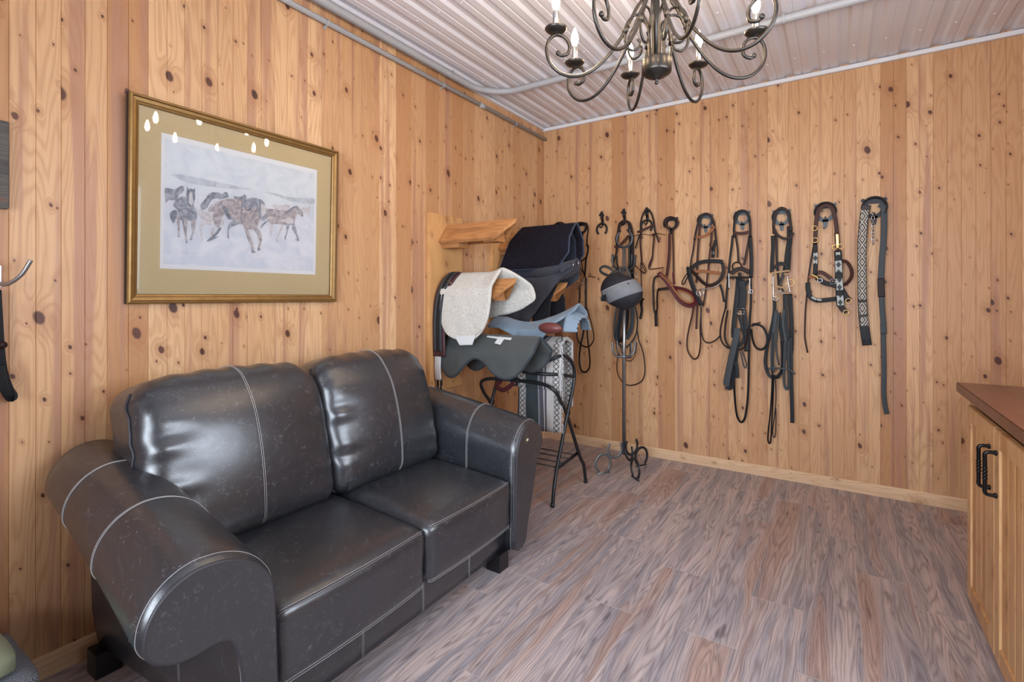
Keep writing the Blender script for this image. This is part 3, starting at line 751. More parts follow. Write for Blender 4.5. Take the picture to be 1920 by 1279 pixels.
def drape(name, mat, yc, zr, x0, x1, near, far, wn, wf_, parent=None, th=.012, ang=50, half=.10, bulge=.02, nu=44, nv=24, edge=None, wav=.004, xs=0, sub=0, seed=0, endz=None, ret=False):
    """cloth over a ridge running along x. near/far: flap length as function of t (0..1 along x);
    wn/wf_: width factor of each flap (function of q 0..1 down the flap)"""
    def f(u, v):
        s = 2*u - 1; t = v; sg = -1 if s < 0 else 1; L = (near if s < 0 else far)(t); q = abs(s); d = q*L
        wfn = (wn if s < 0 else wf_)(q)
        lo, hi = wfn
        x = x0 + (x1-x0)*(lo + (hi-lo)*t)
        A = R(ang); dm = half/math.cos(A); k = d/(d+.022); 
        if d < dm: yy = d*math.cos(A); zz = -d*math.sin(A)*k
        else:
            e = d - dm; yy = half + bulge*math.sin(min(1, e/.30)*math.pi*.5); zz = -dm*math.sin(A)*dm/(dm+.022) - e
        n_ = wav*(math.sin(x*23+seed+d*9) + .6*math.sin(x*51+2*seed-d*17))*q
        return Vector((x + xs*d, yc + sg*(yy + n_), zr + zz + (endz(t) if endz else 0)))
    mb = MB().grid(f, nu, nv)
    o = mb.build(name, mat, parent, solid=th, sub=sub)
    if edge:
        b_, er = edge
        P = [f(0, v/24) for v in range(25)] + [f(u/44, 1) for u in range(1, 45)] + [f(1, 1-v/24) for v in range(1, 25)] + [f(1-u/44, 0) for u in range(1, 44)]
        MB().tube(P, er, 6, closed=True).build('edge_binding', b_, o if parent is None else parent)
    return (o, f) if ret else o
def rnd(lo, hi, sl, sr, n=3.0, q0=0.0):
    "flap sides that round in towards the hem"
    def g(q):
        k = max(0, (q-q0)/(1-q0)); c = 1 - (1 - k**n)**(1/2.0) if k < 1 else 1
        return (lo + sl*c, hi - sr*c)
    return g
def fleece():
    t = NT('sheepskin'); co = t.co(); nz = t.noise(co, 90, 4, .7); lo = t.noise(co, 16, 3)
    col = t.mix(t.math('MULTIPLY', t.step(nz, .35, .65), .8), lin('CFCBC2'), lin('E8E6DE')); col = t.mix(t.math('MULTIPLY', lo, .3), col, lin('DAD6CC'))
    t.bump(t.math('ADD', nz, lo), 1.0, .012); t.b.inputs['Sheen Weight'].default_value = .3
    return t.out(col, .95, spec=.1)
M['fleece'] = fleece()
def quilt():
    t = NT('navy_quilt'); sx = t.n('ShaderNodeSeparateXYZ'); t.set(sx.inputs[0], t.co()); a, b = sx.outputs['X'], sx.outputs['Z']
    p = t.math('ABSOLUTE', t.math('SINE', t.math('MULTIPLY', t.math('ADD', a, b), 90))); q = t.math('ABSOLUTE', t.math('SINE', t.math('MULTIPLY', t.math('SUBTRACT', a, b), 90)))
    h = t.math('POWER', t.math('MINIMUM', p, q), .5); fz = t.noise(t.co(), 300, 3)
    t.bump(h, .8, .006); return t.out(t.mix(t.math('MULTIPLY', fz, .5), lin('17151E'), lin('2E2A36')), .92, spec=.15)
M['quilt'] = quilt()
M['navy_edge'] = fabric('navy_binding', '3A4254'); M['navy_felt'] = fabric('navy_lining', '2A2F3C')
M['cover'] = fabric('charcoal_cover', '3B3D46', .7, 500, .15, .5, .004); M['cover_dark'] = fabric('black_flap', '1B1C22')
M['olive_pad'] = fabric('olive_pad', '4C5050', .75, 600, .12, .5, .004); M['olive_edge'] = fabric('pad_binding', '33383F')
M['sky_cover'] = fabric('pale_blue_cover', '7E93A6', .8, 500, .15, .6, .005, c2='94A6B6'); M['label_white'] = fabric('white_label', 'D4D6D8', .8, 200, .03)
# sheepskin pad (near flap long and rounded)
rise = lambda t: .03*max(0, (t-.72)/.28)**2
o, f_sh = drape('sheepskin_pad', M['fleece'], YA, 1.395, .075, .475, lambda t: .475, lambda t: .36,
    lambda q: rnd(0, 1, .42, .30, 3.2, .35)(q), lambda q: (0.02 + .3*max(0, q-.8), 1.0 + .40*math.sin(math.pi*q*.72) - .85*(max(0, q-.66)/.34)**2.2), th=.022, half=.118, ang=46, bulge=.02, wav=.003, sub=1, endz=rise, ret=True)
tag(o, 'white sheepskin saddle pad draped over a wooden rack beside the sofa', 'saddle pad')
p = f_sh(.012, .5)
MB().prism([(-.075,.0),(.085,.012),(.06,-.045),(-.035,-.052)], p + Vector((0,-.012,.012)), (1,0,0), (0,0,1), (0,.003,0)).build('tag', M['label_white'], o, smooth=False)
# maroon leather girth hanging by the wall
g = thing('leather_girth', (.08, YA, 1.36), 'maroon and grey leather girth hanging beside the sheepskin pad at the wall', 'girth')
def girth_path(x, off, zend): return [(x, YA+.10, 1.29), (x, YA+.06, 1.345+off), (x, YA, 1.392+off), (x-.005, YA-.075, 1.345+off), (x-.022, YA-.112-off, 1.25), (x-.032, YA-.125-off, 1.12), (x-.034, YA-.125-off, 1.0), (x-.034, YA-.122-off, zend)]
g2 = MB().strap(spline(girth_path(.108, .008, .872), 8), .105, .012, N=(1,0,0), tw=90).build('outer_leather', plain('maroon_leather', '45282E', .4, 0, .25, 60), g)
for dx, c in ((-.022, 'grey'), (.022, 'grey'), (.0, 'char')):
    MB().strap(spline([(p[0]+dx, p[1]-.008, p[2]+.006) for p in girth_path(.108, .010, .90)], 8), .017, .006, N=(1,0,0), tw=90).build('strip', M['st_'+c], g)
MB().tube([(.128 + .013*math.cos(R(a)), YA-.075-.022, 1.335 + .014*math.sin(R(a))) for a in range(0, 360, 24)], .002, 6, closed=True).build('ring', M['brass'], g)
MB().strap(spline([(.065, YA-.128, .885), (.062, YA-.13, .80), (.064, YA-.125, .72)], 6), .05, .006).build('elastic_end', M['label_white'], g)
for k, (bx, bz) in enumerate(((.060, .665), (.088, .668))):
    MB().strap([(bx, YA-.125, .73), (bx, YA-.125, .60)], .018, .003).build('billet_strap', M['st_char'], g)
    MB().tube([(bx-.012, YA-.13, bz-.014), (bx+.012, YA-.13, bz-.014), (bx+.012, YA-.13, bz+.014), (bx-.012, YA-.13, bz+.014)], .0022, 6, closed=True).build('buckle', M['chrome'], g)
# grey half pad with two lobes
LOB = spline([(0,.19,0),(.06,.27,0),(.15,.315,0),(.24,.295,0),(.33,.225,0),(.42,.185,0),(.52,.205,0),(.64,.265,0),(.76,.292,0),(.87,.262,0),(.95,.20,0),(1,.13,0)], 6)
def lob(t):
    for a, b in zip(LOB, LOB[1:]):
        if t <= b.x + 1e-6: return a.y + (b.y-a.y)*(t-a.x)/(b.x-a.x)
    return .13
o, fp = drape('half_pad', M['olive_pad'], YA, 1.008, .055, .735, lob, lambda t: lob(t)*.95, lambda q: (0 + .02*q - .03*q*q, 1), lambda q: (0, 1.0+.05*q), th=.016, half=.105, ang=48, bulge=.02, wav=.004, edge=(M['olive_edge'], .0085), nv=48, ret=True)
tag(o, 'olive grey two-lobed saddle half pad lying over the lowest rack behind the sofa arm', 'saddle pad')
for (t0, t1, s0, s1) in ((.47, .60, .45, .415), (.60, .74, .455, .42)):
    MB().add([fp(s0, t0)+Vector((0,-.011,.006)), fp(s0, t1)+Vector((0,-.011,.006)), fp(s1, t1)+Vector((0,-.014,.006)), fp(s1, t0)+Vector((0,-.014,.006))], [(0,1,2,3)]).build('white_print', M['label_white'], o, solid=.001, smooth=False)
MB().add([fp(.43, .60)+Vector((0,-.015,.006)), fp(.43, .67)+Vector((0,-.015,.006)), fp(.34, .66)+Vector((0,-.016,.006)), fp(.34, .59)+Vector((0,-.016,.006))], [(0,1,2,3)]).build('care_label', M['label_white'], o, solid=.001, smooth=False)
# dark quilted pad on the far upper rack
o, fq = drape('quilted_pad', M['quilt'], YB, 1.765, .20, .645, lambda t: .375 - .01*t, lambda t: .33, lambda q: (-.0-.30*q**1.2, 1 - .18*max(0, q-.72)/.28*1.0 - .02), lambda q: (0, 1.0 - .12*max(0, q-.8)/.2), th=.014, half=.105, ang=50, bulge=.02, wav=.003, edge=(M['navy_edge'], .0075), ret=True)
tag(o, 'dark navy diamond-quilted saddle pad draped over the far upper rack', 'saddle pad')
o.data.materials.append(M['navy_felt'])
o2 = drape('navy_saddle_cloth', M['navy_felt'], YB, 1.748, .22, .60, lambda t: .418, lambda t: .36, lambda q: (-.22*q, .96), lambda q: (0, .97), th=.010, half=.098, ang=50, bulge=.008, wav=.003)
tag(o2, 'thin navy saddle cloth showing under the hem of the quilted pad', 'saddle pad')
# covered saddle on the far second rack: seat roll + big drooping flap
cv = thing('covered_saddle', (.35, YB, 1.36), 'saddle in a charcoal fabric cover on the rack under the quilted pad', 'saddle')
FLP = spline([(0,.46,0),(.15,.50,0),(.42,.49,0),(.55,.40,0),(.7,.29,0),(.86,.19,0),(1,.12,0)], 6)
def flapL(t):
    for a, b in zip(FLP, FLP[1:]):
        if t <= b.x + 1e-6: return a.y + (b.y-a.y)*(t-a.x)/(b.x-a.x)
    return .12
drape('cover', M['cover'], YB, 1.44, .04, .66, flapL, lambda t: .33 - .12*t, lambda q: (0 + .02*q, 1), lambda q: (0, 1.0 - .1*q), parent=cv, th=.03, half=.13, ang=38, bulge=.035, wav=.009, sub=1, seed=2, nv=30, endz=lambda t: .07*max(0, (t-.55)/.45)**1.5 + .03*max(0, (.2-t)/.2))
sm_ = MB(); sm_.grid(lambda u, v: Vector((.47 + .185*math.cos(math.pi*v), YB - .012 + (.135+.015*math.cos(math.pi*v))*math.cos(2*math.pi*u)*math.sin(math.pi*v)**.6, 1.425 + .03*(.5-v) + .045*max(0, math.cos(math.pi*v))**2 + .062*math.sin(2*math.pi*u)*math.sin(math.pi*v)**.6 + .004*math.sin(9*v+8*u))), 28, 16, closed_u=True)
sm_.build('seat_roll', M['cover'], cv)
for (x, y, z) in ((.655, YB-.08, 1.47), (.665, YB-.02, 1.485)):
    MB().tube([(x+.012*math.cos(R(a)), y-.02+.0*a, z+.016*math.sin(R(a))) for a in range(-90, 91, 15)], .0028, 6, closed=True).build('dee_ring', M['chrome'], cv)
MB().strap(spline([(.60, YB-.16, 1.42), (.63, YB-.135, 1.45), (.66, YB-.09, 1.47)], 5), .03, .004, N=(0,-1,.3)).build('rear_strap', M['cover'], cv)
drape('flap', M['cover_dark'], YB, 1.34, .34, .50, lambda t: .36, lambda t: .32, lambda q: (0, 1-.15*q), lambda q: (0, 1), parent=cv, th=.012, half=.098, ang=52, bulge=.004, wav=.006)
MB().strap(spline([at(1050, 570, y=-.50), at(1046, 605, y=-.50), at(1052, 650, y=-.50)], 5), .07, .006).build('stirrup_leather', plain('orange_leather', '7A4A2C', .45), cv)

# ------------------------------------------------------------------ folding metal saddle stand
st = thing('saddle_stand', (.5, -1.03, 0), 'black tubular metal saddle stand with crossed legs behind the sofa arm', 'saddle stand')
def endframe(x, rail_to, lean_=0):
    sgn = 1 if rail_to < x else -1
    mb = MB()
    # leg rising from the near side to the far shoulder, arching back along the rail
    P = spline([(x, -1.262, .0), (x-.004, -1.235, .10), (x-.012, -1.185, .20), (x-.006, -1.045, .53), (x, -.985, .67), (x, -.968, .77), (x, -1.02, .845), (x-.01*sgn, -1.11, .882), (x-.05*sgn, -1.175, .866), (x-.16*sgn, -1.185, .808), (x-.29*sgn, -1.185, .795)], 6)
    mb.tube(P, .0115, 8)
    mb.build('leg', M['tube_black'], st)
    mb = MB(); P = spline([(x, -.795, .0), (x-.004, -.815, .12), (x-.012, -.865, .20), (x-.012, -1.045, .50), (x-.006, -1.14, .60), (x-.015*sgn, -1.20, .675), (x-.08*sgn, -1.205, .708), (x-.20*sgn, -1.19, .714), (x-.30*sgn, -1.185, .712)], 6)
    mb.tube(P, .0115, 8); mb.build('leg', M['tube_black'], st)
    MB().tube([(x-.012, -1.03, .50), (x-.012, -1.03, .53)], .014, 8).build('pivot_bolt', M['tube_black'], st)
    for y in (-1.262, -.795): MB().tube([(x, y, 0), (x, y, .022)], .0135, 8).build('foot_cap', M['tube_black'], st)
endframe(.768, .2); endframe(.18, .8)
for y, z in ((-1.185, .795), (-1.185, .712)): MB().tube([(.46, y, z), (.49, y, z)], .0118, 8).build('rail', M['tube_black'], st)
MB().tube(spline([(.768, -.97, .735), (.74, -1.12, .765), (.66, -1.19, .772), (.50, -1.19, .775)], 6), .011, 8).build('rail', M['tube_black'], st)
for y in (-1.17, -1.08, -.98, -.89): MB().tube([(.18, y, .205), (.74, y, .205)], .004, 6).build('shelf_wire', M['tube_black'], st)
MB().strap([(.745, -1.19, .19), (.745, -.87, .215)], .022, .005, N=(1,0,0)).build('cross_brace', M['tube_black'], st)
MB().strap([(.175, -1.19, .19), (.175, -.87, .215)], .022, .005, N=(1,0,0)).build('cross_brace', M['tube_black'], st)
# striped blanket over the stand, two folded layers
def serape():
    t = NT('striped_blanket'); sx = t.n('ShaderNodeSeparateXYZ'); t.set(sx.inputs[0], t.co()); x, z, y = sx.outputs['X'], sx.outputs['Z'], sx.outputs['Y']
    xs_ = t.n('ShaderNodeMapRange'); t.set(xs_.inputs[0], x); xs_.inputs[1].default_value = .30; xs_.inputs[2].default_value = .80
    rp = t.n('ShaderNodeValToRGB'); rp.color_ramp.interpolation = 'CONSTANT'; e = rp.color_ramp.elements
    W_, D_, G_, L_ = lin('CFCBC6'), lin('3A4446'), lin('5E5A62'), lin('8F959C')
    st_ = [(0,W_),(.05,D_),(.16,W_),(.175,G_),(.20,L_),(.215,D_),(.30,W_),(.40,D_),(.58,L_),(.60,G_),(.66,W_),(.675,G_),(.70,W_),(.80,W_),(.90,W_)]
    e[0].position = 0; e[0].color = st_[0][1]; e[1].position = st_[1][0]; e[1].color = st_[1][1]
    for p_, c_ in st_[2:]: k = e.new(p_); k.color = c_
    t.set(rp.inputs[0], xs_.outputs[0]); col = rp.outputs[0]
    zz = t.math('MULTIPLY', t.math('PINGPONG', t.math('MULTIPLY', z, 1.0), .016), 1/.016)
    for c0, hw in ((.35, .04), (.85, .04)):
        d = t.math('DIVIDE', t.math('ABSOLUTE', t.math('SUBTRACT', xs_.outputs[0], c0)), hw)
        lnz = t.math('LESS_THAN', t.math('ABSOLUTE', t.math('SUBTRACT', d, zz)), .22)
        lnz = t.math('MAXIMUM', lnz, t.math('LESS_THAN', t.math('ABSOLUTE', t.math('SUBTRACT', d, 1.0)), .07))
        col = t.mix(t.math('MULTIPLY', t.math('MULTIPLY', lnz, t.math('LESS_THAN', d, 1.05)), .9), col, lin('22262A'))
    wv = t.noise(t.comb(t.math('MULTIPLY', x, 60), t.math('MULTIPLY', y, 500), t.math('MULTIPLY', z, 500)), 1, 2)
    t.bump(wv, .5, .002); return t.out(t.mix(t.math('MULTIPLY', wv, .35), col, lin('4A4A50')), .95, spec=.1)
M['serape'] = serape()
o, fb = drape('striped_blanket', M['serape'], -1.04, .99, .40, .752, lambda t: .385, lambda t: .36, lambda q: (-.06*q, 1.0 - .02*math.sin(q*9)), lambda q: (0, 1), th=.010, half=.085, ang=25, bulge=.005, wav=.006, ret=True, seed=1)
tag(o, 'grey and white striped woven blanket with fringed edge on the metal saddle stand', 'blanket')
o2, fb2 = drape('under_fold', M['serape'], -1.04, .98, .44, .752, lambda t: .66-.03*t, lambda t: .5, lambda q: (0, 1.0), lambda q: (0, 1), parent=o, th=.010, half=.080, ang=25, bulge=.002, wav=.006, ret=True, seed=4)
fm = MB()
for ff, lim in ((fb, 1.0), (fb2, 1.0)):
    for k in range(60):
        u = .5*k/70 + random.uniform(-.002, .002); p = ff(max(0, u), 1); a_ = random.uniform(-.5, .7); L_ = random.uniform(.010, .022)
        fm.tube([p, p + Vector((L_*.6, -.003, -L_*.3*a_)), p + Vector((L_, -.002, -L_*(.5+a_)))], [.0022, .0018, .0008], 5)
fr_ = fm.build('fringe', M['label_white'], o); fr_['kind'] = 'stuff'
# pale blue covered saddle on the stand
sv = thing('covered_western_saddle', (.55, -1.05, 1.0), 'saddle under a pale blue gathered cover sitting on the striped blanket', 'saddle')
def sadz(t): return .0 + .10*max(0, (t-.62)/.38)**1.4 - .05*math.sin(min(1, max(0, (t-.15)/.5))*math.pi)*.6
def sadn(t): return .13 + .11*math.exp(-((t-.55)/.17)**2) - .05*max(0, (t-.7)/.3)
drape('cover', M['sky_cover'], -1.04, 1.105, .20, .845, sadn, lambda t: .15, lambda q: (0, 1 - .0*q), lambda q: (0, 1), parent=sv, th=.016, half=.10, ang=32, bulge=.03, wav=.007, sub=1, seed=5, nv=40, endz=sadz)
hn = MB()
hn.grid(lambda u, v: Vector((.79 + .075*math.sin(v*math.pi*.5)*(1+.06*math.sin(u*60)), -1.04 + (.125 - .03*v)*math.cos(math.pi*u), 1.035 + .125*math.sin(math.pi*u)*(1-.10*v) - .03*v*math.sin(math.pi*u))), 40, 10)
hn.build('cover_front', M['sky_cover'], sv, solid=.008)
MB().ball((.70, -1.165, 1.055), (.085, .03, .035), n=16).build('seat_edge', plain('saddle_brown', '6B3A36', .35), sv)
MB().strap(spline([(.40, -1.175, .80), (.34, -1.18, .70), (.30, -1.175, .66), (.36, -1.17, .64), (.44, -1.16, .70)], 6), .03, .006).build('stirrup_leather', plain('saddle_red', '4A1F22', .35), sv)

# ------------------------------------------------------------------ horseshoe bridle stand
def shoe(mb, c, r, U, V_, w=.020, th=.008, a0=-60, a1=240, taper=1.0, m=0):
    "horseshoe: open ring in plane U,V; gap centred between a1 and a0+360"
    c, U, V_ = Vector(c), Vector(U).normalized(), Vector(V_).normalized(); N = U.cross(V_); P = []
    for k in range(33):
        a = R(a0 + (a1-a0)*k/32); P.append(c + U*math.cos(a)*r + V_*math.sin(a)*r*1.08)
    mb.strap(P, w, th, N=N, m=m)
bs = thing('horseshoe_stand', (.94, -.43, 0), 'freestanding bridle stand welded from horseshoes round a steel pole', 'stand')
pc = at(1170, 467, y=-.43); px, py = pc.x, -.43
MB().tube([(px, py, .115), (px, py, 1.60)], .013, 12).build('pole', M['pole'], bs)
mb = MB(); shoe(mb, (px, py, 1.665), .058, (1,0,0), (0,0,1), a0=125, a1=415, w=.018, th=.009); mb.build('top_shoe', M['shoe_dark'], bs)
feet = [Vector((.80, -.575, 0)), Vector((1.075, -.60, 0)), Vector((.965, -.29, 0))]
for i, ft in enumerate(feet):
    d = (ft - Vector((px, py, 0))); d.z = 0; L = d.length; d.normalize(); mt = M['shoe'] if i == 0 else M['shoe_dark']
    lo, up = MB(), MB(); r = .058
    shoe(up, Vector((px, py, .165)) + d*(.076), r, d, (0,0,1), a0=140, a1=400, w=.019, th=.009)
    up.build('upper_shoe', mt, bs)
    shoe(lo, Vector((px, py, .072)) + d*(.175), r*1.05, d, (0,0,1), a0=-55, a1=235, w=.019, th=.009)
    e0 = Vector((px, py, .006)) + d*(.125); e1 = Vector((px, py, .006)) + d*(.225)
    lo.tube([e0, e1], .006, 8); lo.build('foot_shoe', mt, bs)
for zc, rr in ((1.50, .05), (.875, .055)):
    for k in range(4):
        a = R(YAW + 20 + 90*k); d = Vector((math.cos(a), math.sin(a), 0)); mb = MB()
        P = spline([Vector((px, py, zc-.05)) + d*.012, Vector((px, py, zc-.058)) + d*.05, Vector((px, py, zc-.02)) + d*.088, Vector((px, py, zc+.05)) + d*.095], 6)
        mb.strap(P, .016, .009, N=d.cross(Vector((0,0,1))), tw=0); mb.build('hook_shoe', M['shoe_dark'] if zc > 1 else M['shoe'], bs)
MB().lathe([(.013,-.01),(.02,-.008),(.02,.008),(.013,.01)], (px, py, .82), 12).build('weld_ring', M['shoe'], bs)
# riding helmet hung on the stand
def helmet_mat():
    t = NT('helmet_shell'); sx = t.n('ShaderNodeSeparateXYZ'); t.set(sx.inputs[0], t.co()); x, z = sx.outputs['X'], sx.outputs['Z']
    d = t.math('SUBTRACT', z, t.math('MULTIPLY', x, .38)); nz = t.noise(t.co(), 30, 3)
    band = t.math('MULTIPLY', t.math('GREATER_THAN', d, -.062), t.math('LESS_THAN', d, .040))
    grey = t.mix(nz, lin('6A6C70'), lin('83858A')); blk = t.mix(nz, lin('1E1F24'), lin('2C2D33')); ed = t.math('LESS_THAN', t.math('ABSOLUTE', t.math('SUBTRACT', d, .040)), .0025)
    col = t.mix(band, blk, grey); col = t.mix(ed, col, lin('9A9CA0')); return t.out(col, .6, spec=.35)
hc = at(1163, 546, y=-.57)
he = thing('riding_helmet', hc, 'black riding helmet with grey band hanging on the horseshoe stand', 'helmet')
hm = MB(); hm.grid(lambda u, v: Vector(hc) + Vector((math.sin(math.pi*(v*.98+.01))*math.cos(2*math.pi*u)*.148*(1+.06*math.cos(2*math.pi*u)), math.sin(math.pi*(v*.98+.01))*math.sin(2*math.pi*u)*.10, math.cos(math.pi*(v*.98+.01))*.122 - .012*math.cos(2*math.pi*u))), 40, 24, closed_u=True)
hm.build('shell', helmet_mat(), he)
MB().prism([(-.028,-.024),(.020,-.026),(.030,.0),(.022,.022),(-.02,.018),(-.034,.0)], hc + Vector((-.090, -.083, -.045)), (.9,-.55,0), (0,.1,1), (0,.012,0)).build('rear_patch', M['cover_dark'], he)
for (dx, dz) in ((.075, .045), (.105, -.035)):
    MB().box(hc + Vector((dx-.014, -.098 + (dx*.35), dz-.012)), hc + Vector((dx+.014, -.075 + dx*.35, dz+.010)), bev=.003).build('vent', M['cover_dark'], he, smooth=False)
S3 = lambda pts, y: [at(1010 + a/4.264, 380 + b/4.264, y=y) for a, b in pts]
for pts, wd in (([(570,580),(610,545),(650,560),(690,520),(720,560),(730,600)], .018), ([(575,585),(545,580),(500,555),(495,525),(530,510),(585,535),(605,570),(640,560)], .022), ([(670,520),(655,540),(690,590)], .03)):
    MB().strap(spline(S3(pts, -.50), 6), wd, .004, tw=20).build('chin_strap', M['st_olive'], he)

# ------------------------------------------------------------------ hooks on the back wall
ORG = {3: (1010, 380, 4.264), 4: (1180, 380, 4.264), 5: (1320, 380, 4.264), 'L': (1300, 640, 4.8), 6: (960, 640, 3.997)}
def W(c, pts, y=-.03):
    "detail coordinates of the photograph -> points hanging at distance y from the back wall"
    ox, oy, s = ORG[c]; return [at(ox + p[0]/s, oy + p[1]/s, y=y) for p in pts]
def bracket(c, x, y, r, label, mat='iron', plate=None):
    "round iron bridle bracket: back plate with D opening and tab, crescent shelf, two screw ears, small hook"
    o = W(c, [(x, y)], 0)[0]; r = r*.001
    t = thing('bridle_bracket', (o.x, 0, o.z), label, 'bracket', 'round iron bridle brackets on the back wall')
    pl = MB(); n = 24; outer = [(r*math.cos(2*math.pi*k/n), r*math.sin(2*math.pi*k/n)) for k in range(n)]
    inner = [(r*.56*math.cos(2*math.pi*k/n)*1.0, min(r*.42, r*.60*math.sin(2*math.pi*k/n))) for k in range(n)]
    V = [(o.x+a, -.003, o.z+b_) for a, b_ in outer] + [(o.x+a, -.003, o.z+b_) for a, b_ in inner] + [(o.x+a, -.009, o.z+b_) for a, b_ in outer] + [(o.x+a, -.009, o.z+b_) for a, b_ in inner]
    Fc = []
    for k in range(n):
        j = (k+1) % n; Fc += [(k, j, n+j, n+k), (2*n+k, 2*n+j, 3*n+j, 3*n+k), (k, j, 2*n+j, 2*n+k), (n+k, n+j, 3*n+j, 3*n+k)]
    pl.add(V, Fc)
    pl.prism([(-r*.28,-r*.75),(r*.28,-r*.75),(r*.20,-r*1.35),(r*.12,-r*1.62),(-r*.12,-r*1.62),(-r*.20,-r*1.35)], (o.x, -.003, o.z), (1,0,0), (0,0,1), (0,-.006,0))
    for sg in (-1, 1): pl.lathe([(0,-.010),(r*.17,-.010),(r*.17,0)], (o.x+sg*r*.86, 0, o.z+r*.80), 10, axis='y')
    pl.build('back_plate', M[plate or mat], t, smooth=False)
    P = [(o.x + r*.93*math.cos(R(a)), -.022, o.z + r*.93*math.sin(R(a))) for a in range(-20, 201, 10)]
    MB().strap(P, .046, .005, N=(0,1,0), tw=90).build('crescent_shelf', M[mat], t)
    MB().tube([(o.x + r*1.0*math.cos(R(a)), -.047, o.z + r*1.0*math.sin(R(a))) for a in range(-40, 221, 10)], .0035, 6).build('front_lip', M[mat], t)
    MB().tube(spline([(o.x, -.006, o.z-r*.9), (o.x, -.03, o.z-r*.98), (o.x, -.045, o.z-r*.85), (o.x+.001, -.047, o.z-r*.5)], 5), .0035, 6).build('hook', M[mat], t)
    return t
horse_head = [(-.012,-.03),(.010,-.03),(.014,-.008),(.020,.000),(.017,.008),(.010,.018),(.008,.030),(.004,.040),(.0,.032),(-.006,.038),(-.010,.028),(-.022,.010),(-.026,.0),(-.020,-.004),(-.011,.004),(-.010,-.010)]
def horse_hook(x, y, sy, label):
    "cast hook: horse head above a shaft with an upturned shoe to hang tack on"
    o = W(3, [(x, y)], 0)[0]; q = W(3, [(x, sy)], 0)[0]
    t = thing('horse_head_hook', (o.x, 0, o.z), label, 'hook', 'cast horse head hooks on the back wall')
    MB().prism([(a*.95, b_*.95) for a, b_ in horse_head], (o.x, -.004, o.z), (1,0,0), (0,0,1), (0,-.014,0)).build('horse_head', M['iron'], t, smooth=False)
    mb = MB(); mb.strap([(o.x, -.004, o.z-.02), (o.x+.004, -.004, (o.z+q.z)/2), (q.x+.006, -.005, q.z+.035)], .022, .008)
    mb.tube(spline([(q.x+.004, -.006, q.z+.03), (q.x, -.03, q.z+.012), (q.x-.004, -.05, q.z+.02), (q.x-.006, -.055, q.z+.04)], 5), .005, 6); mb.build('shaft', M['iron'], t)
    mb = MB(); shoe(mb, (q.x, -.012, q.z), .044, (1,0,0), (0,0,1), w=.016, th=.008, a0=-50, a1=230); mb.build('horseshoe', M['iron'], t)
bracket(3, 170, 210, 44, 'dark bridle bracket just above the quilted pad, leftmost on the back wall')
bracket(3, 350, 205, 46, 'bridle bracket holding the thin dark bridle next to the quilted pad')
horse_hook(510, 105, 215, 'empty cast horse head hook with a small horseshoe')
horse_hook(686, 85, 195, 'horse head hook directly above the horseshoe stand')
horse_hook(868, 75, 190, 'horse head hook to the right of the horseshoe stand')
bracket(4, 338, 170, 50, 'bridle bracket holding the red-brown breastplate')
bracket(4, 612, 150, 52, 'bridle bracket holding the brown bridle with the tan browband', plate='plate_steel')
bracket(4, 905, 125, 52, 'bridle bracket holding the black bridle with the silver girth buckle', plate='plate_steel')
bracket(5, 622, 120, 56, 'bridle bracket holding the black bridle with rope coloured nosebands', plate='plate_steel')
bracket(5, 970, 80, 62, 'bridle bracket holding the beaded halter', plate='plate_steel')
bracket(5, 1358, 45, 66, 'bridle bracket holding the patterned strap, rightmost on the wall')

# ------------------------------------------------------------------ tack hanging on the hooks
def tack(name, c, items, label, cat):
    """items: (part, crop, points, width mm, material, distance mm, twist)"""
    first = W(items[0][1], items[0][2][:1], -.03)[0]
    t = thing(name, (first.x, -.03, first.z), label, cat)
    for i, it in enumerate(items):
        part, cr, pts, wd, mt, dist, tw = (list(it) + [0])[:7]
        y0 = -dist/1000 - i*.0012
        mb = MB()
        if wd < 0: mb.tube(spline(W(cr, pts, y0), 5), -wd/1000, 7)
        else: mb.strap(spline(W(cr, pts, y0), 6), wd/1000, .0034, tw=tw)
        mb.build(part, M[mt], t)
    return t
def ringpart(t, cr, x, y, r, y0=-.05, rad=.0028, mt='chrome', name='bit_ring', sx=1):
    o = W(cr, [(x, y)], y0)[0]; r *= .001
    MB().tube([(o.x + sx*r*math.cos(R(a)), y0, o.z + r*math.sin(R(a))) for a in range(0, 360, 18)], rad, 6, closed=True).build(name, M[mt], t)
def buckle(t, cr, x, y, w_=18, h=22, y0=-.06, mt='chrome'):
    o = W(cr, [(x, y)], y0)[0]; w_ *= .0005; h *= .0005
    mb = MB(); mb.tube([(o.x-w_, y0, o.z-h), (o.x+w_, y0, o.z-h), (o.x+w_, y0, o.z+h), (o.x-w_, y0, o.z+h)], .002, 6, closed=True)
    mb.tube([(o.x-w_, y0-.001, o.z), (o.x+w_*.8, y0-.002, o.z)], .0014, 5); mb.build('buckle', M[mt], t)
tack('bridle', 3, [('headpiece', 3, [(128,240),(125,195),(150,165),(190,165),(212,195),(215,260),(215,320)], 20, 'st_brown', 30), ('cheek_strap', 3, [(150,200),(160,260),(165,330)], 14, 'st_tan', 26)],
     'brown leather strap looped on the bracket behind the quilted pad', 'bridle')
